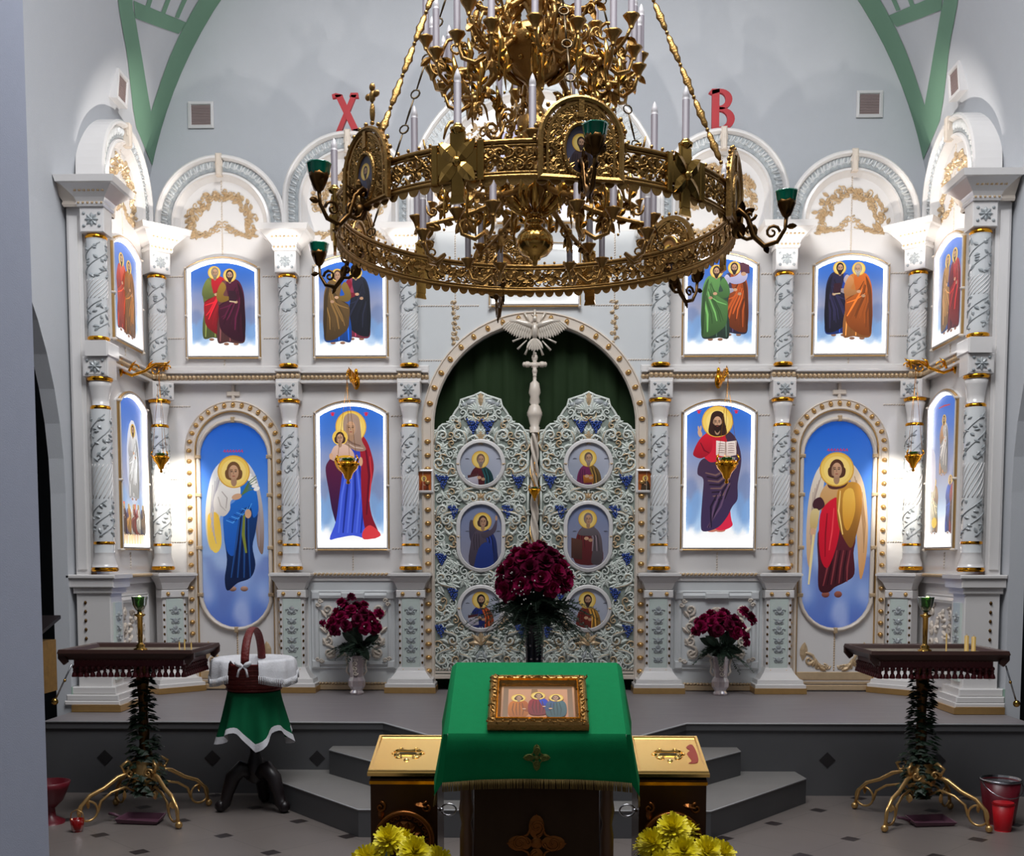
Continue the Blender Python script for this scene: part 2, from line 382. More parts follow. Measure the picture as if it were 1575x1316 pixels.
def diam(b, u, v, w, e=.045): b.prism([(u, v-e), (u+e, v), (u, v+e), (u-e, v)], w, w+.003)
for x in (-2.02, -1.36, 1.82, 2.5, -2.7): struct('inset_tile', M['inset'], lambda b: diam(b, x, .225, 1.67, .05), parent=plat)
# free-standing pillar in the foreground, left
struct('pillar', M['pillar'], lambda b: b.box(-2.9, -1.845, 0, 6, 4.4, 5.1, .03))
# vents
def vent(name, label, loc, rot, W=.2, H=.2):
    t = thing(name, label, 'vent', loc, rot, 'air vents on the upper walls')
    part(t, 'frame', M['white_paint'], lambda b: b.sweep([(W/2, -H/2), (W/2, H/2), (-W/2, H/2), (-W/2, -H/2)], [(0, 0), (0, .012), (-.02, .016), (-.026, .008), (-.026, 0)], closed=True))
    part(t, 'grille', M['grille'], lambda b: [b.box(-W/2+.02, W/2-.02, -H/2+.02, H/2-.02, 0, .003)]+[b.box(-W/2+.02, W/2-.02, -H/2+.025+i*.0125, -H/2+.031+i*.0125, .003, .008) for i in range(13)])
vent('air_vent', 'square white air vent on the back wall left of the red letter X', (-2.59, .298, 4.90), 0)
vent('air_vent', 'square white air vent on the back wall right of the red letter B', (2.56, .298, 4.94), 0)
def vvent(s, label):
    th = 18.6; p = barrel(th, -.56, s, .022); t = thing('air_vent', label, 'vent', (p[0], -.56, p[1]), 0, 'air vents on the upper walls')
    tilt = math.atan2(BA*math.sin(math.radians(th)), BB*math.cos(math.radians(th)))
    t.rotation_euler = Matrix.Rotation(PI/2 if s < 0 else -PI/2, 3, 'Z').to_4x4().to_euler()
    t.rotation_euler = (Matrix.Rotation(PI/2 if s < 0 else -PI/2, 3, 'Z') @ Matrix.Rotation(tilt*.3, 3, 'X')).to_euler()
    W = .2; H = .2
    part(t, 'frame', M['white_paint'], lambda b: b.sweep([(W/2, -H/2), (W/2, H/2), (-W/2, H/2), (-W/2, -H/2)], [(0, -.05), (0, .016), (-.02, .018), (-.026, .008), (-.026, -.01)], closed=True))
    part(t, 'grille', M['grille'], lambda b: [b.box(-W/2+.02, W/2-.02, -H/2+.02, H/2-.02, -.005, .003)]+[b.box(-W/2+.02, W/2-.02, -H/2+.025+i*.0125, -H/2+.031+i*.0125, .003, .008) for i in range(13)])
vvent(-1, 'small air vent on the left side wall above the angled arch'); vvent(1, 'small air vent on the right side wall above the angled arch')
# red letters standing on the arches
LX = [(-.10, .0), (-.055, 0), (-.045, .012), (-.0, .105), (.06, .0), (.115, 0), (.115, .02), (.095, .03), (.028, .155), (.075, .255), (.10, .258), (.105, .285), (.045, .29), (.04, .27), (.0, .195), (-.05, .275), (-.06, .29), (-.115, .285), (-.11, .255), (-.09, .25), (-.03, .145), (-.08, .03)]
def letterX(b):
    def bar(x0, x1, wd): b.prism([(x0-wd/2, 0), (x0+wd/2, 0), (x1+wd/2, .27), (x1-wd/2, .27)], 0, .03)
    bar(.07, -.06, .055); b.prism([(-.085, 0), (-.045, 0), (.075, .27), (.035, .27)], -.004, .026)
    b.prism([(.03, 0), (.115, 0), (.11, .03), (.05, .02)], 0, .03); b.prism([(-.105, .245), (-.11, .272), (-.08, .282), (-.03, .27), (-.05, .255)], 0, .03)
    b.prism([(.02, .26), (.03, .285), (.085, .285), (.09, .25), (.05, .25)], -.004, .026)
def letterB(b):
    b.prism([(-.085, 0), (-.03, 0), (-.03, .29), (-.085, .28)], 0, .03)
    b.prism([(-.11, .262), (-.085, .29), (-.03, .29), (-.03, .265), (-.085, .25)], 0, .03)
    for (cv, ry, rx, th, v) in ((.215, .075, .095, .05, 0), (.075, .085, .115, .055, 0)):
        o = arc(-.03, cv, rx, -90, 90, 12, ry); i = arc(-.03, cv, rx-th, -90, 90, 12, ry-.028)
        b.grid([[(x, y, .03) for x, y in o], [(x, y, .03) for x, y in i], [(x, y, 0) for x, y in i], [(x, y, 0) for x, y in o]], cu=True, smooth=False)
tag(part(None, 'letter', M['red'], letterX, (-1.40, -.02, 4.635)), 'red letter X standing on the arch left of the chandelier', 'letter', 'red letters on the arches')
tag(part(None, 'letter', M['red'], letterB, (1.39, -.02, 4.635)), 'red letter B standing on the arch right of the chandelier', 'letter', 'red letters on the arches')
# ================================================================ iconostasis
PZ_ = .455
ico = thing('iconostasis', 'white ceramic iconostasis screen with columns, arches and gilded carving', 'altar screen', (0, 0, PZ_))
OFF = (0, 0, -PZ_)
def ip(name, m, fn, loc=None, rot=None, kind=None, label=None, parent=None): return part(parent or ico, name, m, fn, loc, rot, OFF, None, kind, label)
CX = [.94, 1.85, 2.86]
# --- panels
def rope(b, u0, u1, v, w, r=.009, st=.022, vert=False):
    n = max(2, int(abs(u1-u0)/st)); d = (u1-u0)/n
    for i in range(n):
        c = u0+d*(i+.5)
        if vert: b.blob(v, c, r, d*.62, -.45, r*1.3, w, 5)
        else: b.blob(c, v, d*.62, r, .6, r*1.3, w, 5)
def bay_panel(b, u0, u1): b.box(u0, u1, PZ_, 3.92, -.10, 0)
for s in (-1, 1):
    for (a, c) in ((.94, 1.85), (1.85, 2.93)):
        u0, u1 = sorted((s*a, s*c)); bay_panel_o = ip('bay_panel', M['ceramic'], lambda b: bay_panel(b, u0, u1))
        mid = (u0+u1)/2 if a < 1 else s*2.36
        def seams(b):
            for v in (3.60, 3.13, 3.0): pass
            for (va, vb) in ((3.0, 2.90), (3.92, 3.76)) if a > 1 else ((3.0, 2.90), (3.92, 3.76), (1.52, 1.38)):
                rope(b, vb, va, mid, .0, .006, .018, True)
            for v in (3.60, 3.14):
                rope(b, u0+.07, mid-.30, v, 0, .006, .018); rope(b, mid+.30, u1-.07, v, 0, .006, .018)
            if a < 1:
                for v in (2.555, 2.09, 1.55):
                    rope(b, u0+.07, mid-.30, v, 0, .006, .018); rope(b, mid+.30, u1-.07, v, 0, .006, .018)
            else:
                for v in (2.63, 2.08, 1.60, 1.05):
                    rope(b, u0+.1, s*2.297-.33, v, 0, .006, .018); rope(b, s*2.297+.33, u1-.1, v, 0, .006, .018)
        o = part(bay_panel_o, 'rope_seam', M['cream'], seams, None, None, OFF)
# central panel with arched opening
AZ, AR = 2.47, .775
def central(b):
    n = 30
    P = [(AR*math.cos(PI*i/n), AZ+AR*math.sin(PI*i/n)) for i in range(n+1)]
    P = [(AR, PZ_)]+P+[(-AR, PZ_)]
    def top(x, z): return (x, 3.92)
    rows = []
    for i, (x, z) in enumerate(P):
        ex = .94*x/AR if i in (0, len(P)-1) or z < AZ+.01 else max(-.94, min(.94, x*1.25))
        ez = z if i in (0, len(P)-1) else (3.92 if z > AZ+.01 else AZ)
        rows.append([(ex, ez, -.10), (ex, ez, 0), (x, z, 0), (x, z, -.10)])
    b.grid(rows, cv=True, smooth=False)
    for s in (-1, 1): b.box(min(s*.775, s*.94), max(s*.775, s*.94), AZ-.02, 3.92, -.10, -.0005)
cp = ip('arch_panel', M['ceramic_cool'], central)
def cseams(b):
    for s in (-1, 1):
        rope(b, min(s*.42, s*.9), max(s*.42, s*.9), 3.375, 0, .006, .018); rope(b, min(s*.70, s*.9), max(s*.70, s*.9), 2.97, 0, .006, .018)
        rope(b, 3.06, 3.9, s*.60, 0, .006, .018, True); rope(b, min(s*.66, s*.9), max(s*.66, s*.9), 3.68, 0, .006, .018)
        for v in (2.3, 1.68, 1.05): rope(b, min(s*.85, s*.9), max(s*.85, s*.9), v, 0, .006, .018)
part(cp, 'rope_seam', M['cream'], cseams, None, None, OFF)
def pendant(b):
    for s in (-1, 1):
        for k in range(9):
            v = 3.40-k*.038
            b.blob(s*.60+R.uniform(-.02, .02), v, .02, .012, R.uniform(0, 3), .02, .0); b.curl(s*.60+(.018 if k % 2 else -.018), v, .017, R.uniform(0, 6), 1 if k % 2 else -1, r=.005)
part(cp, 'carved_pendant', M['gilt_pale'], pendant, None, None, OFF)
# border of the central arch
def aborder(b):
    path = [(AR, PZ_)]+arc(0, AZ, AR, 0, 180, 36)+[(-AR, PZ_)]
    b.sweep(path, [(0, -.06), (-.012, .012), (0, .03), (.012, .03), (.016, .014), (.07, .014), (.075, .024), (.085, .018), (.085, 0)], smooth=False)
ab = ip('arch_border', M['cream'], aborder)
def studs(b, path_pts, w=.014, r=.024):
    for (u, v, a) in path_pts: b.blob(u, v, r*1.1, r*.8, a, r*1.1, w, 8)
def arch_studs(b):
    pts = []
    for i in range(21): a = math.radians(4+172*i/20); pts.append((.815*math.cos(a), AZ+.815*math.sin(a), a))
    for s in (-1, 1):
        for k in range(19): pts.append((s*.815, 2.36-k*.103, 0))
    studs(b, pts)
_pts = [(.815*math.cos(a), AZ+.815*math.sin(a), .014, a) for a in [math.radians(4+172*i/20) for i in range(21)]]+[(s*.815, 2.36-k*.103, .014, 0) for s in (-1, 1) for k in range(18)]
scatter(ab, 'gilded_stud', M['gilt'], lambda b: b.blob(0, 0, .026, .019, 0, .026, 0, 8), _pts, OFF)
# --- cornices
def cornice_low(b):
    for s in (-1, 1):
        u0, u1 = sorted((s*.87, s*1.95)); b.box(u0, u1, 1.345, 1.366, 0, .06); 
        for k in range(0): pass
def profile_block(b, u0, u1, w1, pr, v0):   # (dv, dw) steps stretched round three sides
    rows = []
    for dv, dw in pr: rows.append([(u0-dw, v0+dv, 0), (u0-dw, v0+dv, w1+dw), (u1+dw, v0+dv, w1+dw), (u1+dw, v0+dv, 0)])
    I = b.grid(rows, smooth=False); b.face(I[0]); b.face(I[-1][::-1])
CORB = [(0, 0), (.02, .008), (.05, .02), (.085, .045), (.10, .05), (.102, .06), (.118, .06), (.12, .05), (.126, .05)]
for s in (-1, 1):
    u0, u1 = sorted((s*.80, s*1.93))
    def f(b): b.box(u0, u1, 1.335, 1.366, 0, .035, .004); b.box(u0, u1, 1.30, 1.335, 0, .02, .004)
    o = ip('lower_cornice', M['ceramic'], f)
    part(o, 'rope_molding', M['gilt_pale'], lambda b: rope(b, u0+.2, u1-.2, 1.352, .035, .012, .03), None, None, OFF)
    # mid cornice with twisted rope, from the arch to the corner
    u0, u1 = sorted((s*.80, s*2.88))
    def g(b): b.box(u0, u1, 2.79, 2.812, 0, .075, .004); b.box(u0, u1, 2.812, 2.865, 0, .05, .003); b.box(u0, u1, 2.865, 2.885, 0, .08, .004); b.box(u0, u1, 2.885, 2.93, 0, .03, .01)
    o = ip('middle_cornice', M['ceramic'], g)
    def h(b):
        rope(b, u0, u1, 2.838, .05, .022, .032)
        for c in CX: rope(b, s*c-.09, s*c+.09, 2.838, .125, .024, .032)
    part(o, 'rope_molding', M['gilt_pale'], h, None, None, OFF)
    # cornice blocks under the columns
    for c in CX[:2]:
        part(o, 'cornice_block', M['ceramic'], lambda b: [b.box(s*c-.09, s*c+.09, 2.79, 2.812, 0, .15, .004), b.box(s*c-.085, s*c+.085, 2.812, 2.865, 0, .125, .003), b.box(s*c-.095, s*c+.095, 2.865, 2.885, 0, .155, .004)], None, None, OFF)
# --- lunettes and archivolts
def archivolt(cu, cz, Rr, zs=3.90, wid=.125, dep=.12):
    path = [(cu+Rr, zs)]+arc(cu, cz, Rr, 0, 180, 30)+[(cu-Rr, zs)]
    def f(b):
        b.sweep(path, [(0, -dep), (0, .055), (-.012, .066), (-.026, .066), (-.034, .05), (-.04, .03), (-wid+.03, .03), (-wid+.024, .046), (-wid+.008, .05), (-wid, .034), (-wid-.03, .0)], smooth=False)
    def orn(b):
        n = int((PI*(Rr-.06)+2*(cz-zs))/.026)
        for i in range(n):
            L = (i+.5)/n*(PI*(Rr-.068)+2*(cz-zs)); L -= (cz-zs)
            r = Rr-.068
            if L < 0: u, v, a = cu+r, cz+L, PI/2
            elif L > PI*r: u, v, a = cu-r, cz-(L-PI*r), -PI/2
            else: t = L/r; u, v, a = cu+r*math.cos(t), cz+r*math.sin(t), t+PI/2
            b.leaf(u-.028*math.cos(a+1.2), v-.028*math.sin(a+1.2), .056, .0085, a+1.2+.3*(i % 2), .017, .032)
            b.curl(u+.012*math.cos(a+PI/2), v+.012*math.sin(a+PI/2), .012, a, 1 if i % 2 else -1, r=.0045, w=.032, seg=7, n=4)
    def strip_(b):
        b.sweep(path, [(-wid+.033, .030), (-wid+.033, .034), (-.043, .034), (-.043, .030)][::-1], cap=False)
    def key(b):
        b.box(cu-.022, cu+.022, cz+Rr-wid-.01, cz+Rr+.004, .03, .085, .01); b.leaf(cu, cz+Rr-.02, -.10 if 0 else .10, .03, -PI/2, .03, .06)
    return f, orn, key, strip_
def wreath(b, cu, cz, r, zb, small=False):
    n = 40
    for i in range(n+1):
        t = math.radians(-12+204*i/n)
        for k in range(3):
            rr = r+R.uniform(-.042, .036); u, v = cu+rr*math.cos(t), cz+rr*math.sin(t)
            if v < zb-.02: continue
            if k == 0: b.curl(u, v, R.uniform(.02, .032), R.uniform(0, 6), R.choice((1, -1)), r=.006, turns=1.1, seg=9)
            else: b.leaf(u, v, R.uniform(.035, .055), .015, t+R.choice((.4, 1.2, 1.9, 2.6, -2.)), .02)
    for s in (-1, 1):
        for i in range(9):
            u = cu+s*(.02+i*.026); v = zb+.075*math.exp(-i*.5)+R.uniform(-.012, .012)-.03
            b.leaf(u, v, .05, .012, (0 if s > 0 else PI)+R.uniform(-.6, .6), .016); b.curl(u, v+.012, .02+.012*(i < 3), R.uniform(0, 6), s, r=.006, seg=9)
def lunette(parent_rot, cu, cz, Rr, loc=None, rot=None):
    wid = .15
    lp = ip('lunette_panel', M['ceramic'], lambda b: b.prism([(cu+Rr-.02, 3.921)]+arc(cu, cz, Rr-.02, 0, 180, 24)+[(cu-Rr+.02, 3.921)], -.10, 0), loc, rot)
    part(lp, 'gilded_wreath', M['gilt_pale'], lambda b: wreath(b, cu, cz-.02, Rr-wid-.115, 3.93), None, None, OFF)
    part(lp, 'rope_seam', M['cream'], lambda b: rope(b, 3.76, cz+Rr-.15, cu, .0, .006, .018, True), None, None, OFF)
    f, o, k, sp = archivolt(cu, cz, Rr, wid=.15)
    av = ip('archivolt', M['ceramic'], f, loc, rot)
    part(av, 'leaf_ornament', M['ceramic_cool'], o, None, None, OFF); part(av, 'ornament_band', M['blue_leaf'], sp, None, None, OFF); part(av, 'keystone', M['cream'], k, None, None, OFF)
for s in (-1, 1):
    lunette(0, s*2.36, 3.985, .495); lunette(0, s*1.395, 4.15, .495)
# central tall lunette
def central_l():
    cz, Rr = 4.13, .96
    lp = ip('lunette_panel', M['ceramic'], lambda b: b.prism([(Rr-.02, 3.921)]+arc(0, cz, Rr-.02, 0, 180, 30)+[(-Rr+.02, 3.921)], -.10, 0))
    def w(b):
        for i in range(40):
            t = math.radians(-5+190*i/40)
            for k in range(3):
                rr = .62+R.uniform(-.09, .09); u, v = rr*math.cos(t), cz+rr*math.sin(t)
                b.curl(u, v, R.uniform(.025, .04), R.uniform(0, 6), R.choice((1, -1)), r=.007, seg=9) if k == 0 else b.leaf(u, v, .06, .015, R.uniform(0, 6), .016)
    part(lp, 'gilded_wreath', M['gilt_pale'], w, None, None, OFF)
    f, o, k, sp = archivolt(0, cz, Rr, wid=.18); av = ip('archivolt', M['ceramic'], f)
    part(av, 'leaf_ornament', M['ceramic_cool'], o, None, None, OFF); part(av, 'ornament_band', M['blue_leaf'], sp, None, None, OFF); part(av, 'keystone', M['cream'], k, None, None, OFF)
central_l()
# --- columns
def vine(b, Rr, v0, v1, n=26):
    n = int(n*.8)
    for i in range(n):
        t = i/n; v = v0+(v1-v0)*t
        for k in range(4):
            u = (k*PI/2+t*2.2+R.uniform(-.25, .25))*Rr
            b.leaf(u, v+R.uniform(-.01, .01), R.uniform(.03, .045), .012, R.uniform(-1, 4), .008, .0)
    for k in range(3):
        b.tube([((k*2.1+i*.35)*Rr, v0+(v1-v0)*i/14, .002) for i in range(15)], .004, 4)
def lower_col(parent, loc, rot):
    z = PZ_
    c = part(parent, 'lower_column', M['ceramic_cool'], lambda b: b.lathe([(.062, 1.42), (.066, 1.57), (.063, 1.60), (.064, 2.45), (.060, 2.47)], n=20), loc, rot, OFF)
    part(c, 'column_base', M['ceramic'], lambda b: b.lathe([(.082, 1.415), (.08, 1.44), (.066, 1.48), (.062, 1.56)], n=20), None, None, OFF)
    part(c, 'neck_vase', M['ceramic'], lambda b: b.lathe([(.052, 2.47), (.056, 2.53), (.068, 2.60), (.074, 2.625), (.06, 2.64)], n=20), None, None, OFF)
    for v, r in ((1.40, .088), (1.575, .069), (2.465, .066), (2.652, .083)): part(c, 'gilded_ring', M['gold'], lambda b: b.lathe([(r-.008, v-.014), (r, v-.006), (r, v+.006), (r-.008, v+.014)], n=20), None, None, OFF)
    part(c, 'leaf_ornament', M['blue_leaf'], lambda b: vine(b, .064, 2.12, 2.42, 15), None, None, OFF, cyl(.064)); part(c, 'leaf_ornament', M['blue_leaf'], lambda b: vine(b, .064, 1.62, 1.86, 12), None, None, OFF, cyl(.064))
    def flutes(b):
        for k in range(14): b.tube([((k*2*PI/14)*.064+i*.012, 1.87+i*.0225, .0) for i in range(11)], .0035, 4)
    part(c, 'spiral_fluting', M['ceramic'], flutes, None, None, OFF, cyl(.064))
    def block(b): b.box(-.085, .085, 2.66, 2.79, -.075, .075, .006); b.box(-.07, .07, 2.675, 2.775, .075, .078)
    k = part(c, 'rosette_block', M['ceramic'], block, None, None, OFF)
    return c
def rosette(b, v, w):
    for i in range(8): b.leaf(0, v, .045, .014, i*PI/4, .012, w)
    b.blob(0, v, .014, .014, 0, .018, w); [b.blob(x, v+y, .012, .012, 0, .01, w, 6) for x in (-.05, .05) for y in (-.04, .04)]
def upper_col(parent, loc, rot):
    c = part(parent, 'upper_column', M['ceramic_cool'], lambda b: b.lathe([(.062, 2.91), (.066, 2.93), (.064, 2.98), (.064, 3.54), (.066, 3.57)], n=20), loc, rot, OFF)
    for v, r in ((2.915, .072), (3.565, .071)): part(c, 'gilded_ring', M['gold'], lambda b: b.lathe([(r-.008, v-.012), (r, v-.005), (r, v+.005), (r-.008, v+.012)], n=20), None, None, OFF)
    part(c, 'leaf_ornament', M['blue_leaf'], lambda b: vine(b, .064, 3.30, 3.53, 12), None, None, OFF, cyl(.064)); part(c, 'leaf_ornament', M['blue_leaf'], lambda b: vine(b, .064, 2.96, 3.16, 11), None, None, OFF, cyl(.064))
    def flutes(b):
        for k in range(14): b.tube([((k*2*PI/14)*.064+i*.012, 3.17+i*.012, .0) for i in range(11)], .0035, 4)
    part(c, 'spiral_fluting', M['ceramic'], flutes, None, None, OFF, cyl(.064))
    part(c, 'rosette_block', M['ceramic'], lambda b: [b.box(-.08, .08, 3.585, 3.745, -.07, .07, .006)], None, None, OFF)
    def cap(b): b.stack(0, 0, [(3.745, .085), (3.76, .092), (3.775, .088), (3.80, .10), (3.865, .165), (3.87, .185), (3.91, .195), (3.912, .19)])
    k = part(c, 'capital', M['ceramic'], cap, None, None, OFF)
    return c
lc = lower_col(ico, (0, -.10, 0), 0); uc = upper_col(ico, (0, -.10, 0), 0)
for c in (lc, uc):
    blk = [x for x in c.children if x.name.startswith('rosette_block')][0]
    # relief rosette, sub-part of the column
    part(c, 'rosette', M['blue_leaf'], lambda b: rosette(b, 2.725 if c is lc else 3.665, .078 if c is lc else .07), None, None, OFF)
capo = [x for x in uc.children if x.name.startswith('capital')][0]
def capleaf(b):
    for k in range(7):
        u = -.09+k*.03; b.leaf(u, 3.825, .03, .01, R.uniform(.8, 2.2), .012, .125); b.blob(u+.012, 3.83, .008, .008, 0, .012, .13, 5)
    for k in range(6): b.blob(-.075+k*.03, 3.765, .01, .01, 0, .012, .088, 6)
part(uc, 'capital_ornament', M['gilt_pale'], capleaf, None, None, OFF)
first = True
for s in (-1, 1):
    for k, c in enumerate(CX):
        if k < 2: loc, rot = (s*c, -.10, 0), 0
        else: loc, rot = (s*2.83, -.11, 0), -s*PI/4
        for o in (lc, uc):
            if first: o.location = loc; o.rotation_euler = (0, 0, rot)
            else: dup(o, loc, rot, parent=ico)
        first = False
    for o in (lc, uc): dup(o, (s*2.875, -1.14, 0), -s*PI/2*0 - s*PI/4*0, parent=ico)
# --- pedestals
def motif(b, u, v, k):
    for s in (-1, 1):
        b.curl(u+s*.022, v, .02, PI/2 if s > 0 else PI/2, s, r=.0055, tail=.02, seg=9); b.leaf(u, v-.01, .035, .010, PI/2+s*.7, .012)
        if k % 2: b.blob(u+s*.042, v+.02, .008, .008, 0, .012, 0, 6)
    b.blob(u, v, .012, .016, 0, .014)
    if k % 2: b.leaf(u, v+.01, .04, .02, PI/2, .012)
    else: b.leaf(u, v+.03, .04, .02, -PI/2, .012)
def pedestal(loc, rot, deep=.12):
    D = deep
    p = ip('pedestal', M['ceramic'], lambda b: [b.box(-.095, .095, .60, 1.255, -D*.3, D-.012, .006)], loc, rot)
    def top(b): profile_block(b, -.10, .10, D, CORB, 1.24); b.box(-.11, .11, 1.175, 1.235, 0, D+.006, .006)
    part(p, 'corbel', M['ceramic'], top, None, None, OFF)
    part(p, 'carved_slab', M['mint'], lambda b: b.box(-.07, .07, .64, 1.17, D-.02, D-.004, .004), None, None, OFF)
    part(p, 'carving', M['blue_leaf'], lambda b: [motif(b, 0, .70+i*.073, i) for i in range(6)], None, None, (OFF[0], OFF[1]-D+.004, OFF[2]))
    scatter(p, 'gilded_stud', M['gilt'], lambda b: b.blob(0, 0, .017, .017, 0, .02, 0, 8), [(q*.06, v, D+.005 if v > 1 else D-.012) for q in (-1, 1) for v in (1.205, .625)], OFF)
    def side(b):
        for s in (-1, 1):
            for i in range(9): b.blob(s*.085, .68+i*.055, .009, .012, 0, .012, D-.014, 6)
    part(p, 'edge_beads', M['bronze'], side, None, None, OFF, kind='stuff')
    def base(b):
        rows = [(.50, .19), (.525, .19), (.53, .175), (.56, .17), (.565, .15), (.61, .115), (.62, .11), (.645, .10)]
        profile_block(b, -.0, .0, D-.09 if 0 else D-.10, [(v-.5, a) for v, a in rows], .5)
    part(p, 'stepped_base', M['ceramic'], base, None, None, OFF)
    part(p, 'gilded_plinth', M['gilt'], lambda b: profile_block(b, 0, 0, D-.10, [(0, .195), (.043, .195)], .457), None, None, OFF)
    return p
for s in (-1, 1):
    p0 = pedestal((s*CX[0]+s*0.0, 0, 0), 0); pedestal((s*CX[1], 0, 0), 0)
    pedestal((s*2.80, -.07, 0), -s*PI/4, .09)
# --- lower panels of the icon bays: framed carved panel
for s in (-1, 1):
    cu = s*1.395
    fr = [(cu-.29, .66), (cu-.29, 1.19), (cu+.29, 1.19), (cu+.29, .66)]
    o = ip('lower_panel', M['ceramic_cool'], lambda b: b.box(cu-.35, cu+.35, .50, 1.30, 0, .008))
    part(o, 'panel_frame', M['ceramic_cool'], lambda b: [b.sweep(fr, [(.025, .008), (.02, .03), (0, .036), (-.02, .02), (-.03, .024), (-.04, .01)], closed=True), b.box(cu-.09, cu+.09, 1.165, 1.215, .02, .05, .008)]+[b.box(u-.03, u+.03, v-.03, v+.03, .01, .045, .008) for u in (cu-.29, cu+.29) for v in (.66, 1.19)], None, None, OFF)
    def scr(b):
        for q in (-1, 1):
            b.curl(cu+q*.20, 1.08, .045, -PI/2, -q, r=.011, turns=1.3, w=.012); b.curl(cu+q*.20, .95, .04, PI/2*q, q, r=.01, w=.012); b.curl(cu+q*.20, .84, .04, -PI/2, -q, r=.01, w=.012); b.curl(cu+q*.19, .75, .055, PI/2, q, r=.012, tail=.05, w=.012)
            for v, a in ((1.02, 2.2), (.99, .6), (.90, 2.4), (.86, .8), (.80, 2.), (.73, .5), (.71, .2)): b.leaf(cu+q*.21, v, .07, .018, a if q < 0 else PI-a, .022, .01)
            b.tube([(cu+q*.13, .715, .016), (cu+q*.08, .74, .018), (cu+q*.03, .712, .016)], [.012, .016, .006], 6)
            for u, v in ((.25, 1.15), (.27, 1.12), (.245, .69), (.275, .70)): b.curl(cu+q*u, v, .02, 0, q, r=.007, w=.04)
        for k in range(5): b.leaf(cu, 1.10, .05, .014, -PI/2+(k-2)*.5, .02, .01)
    part(o, 'scroll_carving', M['gilt_pale'] if 0 else M['cream'], scr, None, None, OFF)
    part(o, 'base_molding', M['gilt_pale'], lambda b: [b.box(cu-.36, cu+.36, .46, .50, 0, .03, .004), b.box(cu-.36, cu+.36, .505, .515, 0, .02)]+[rope(b, cu-.33, cu+.33, .51, .02, .012, .025)], None, None, OFF)
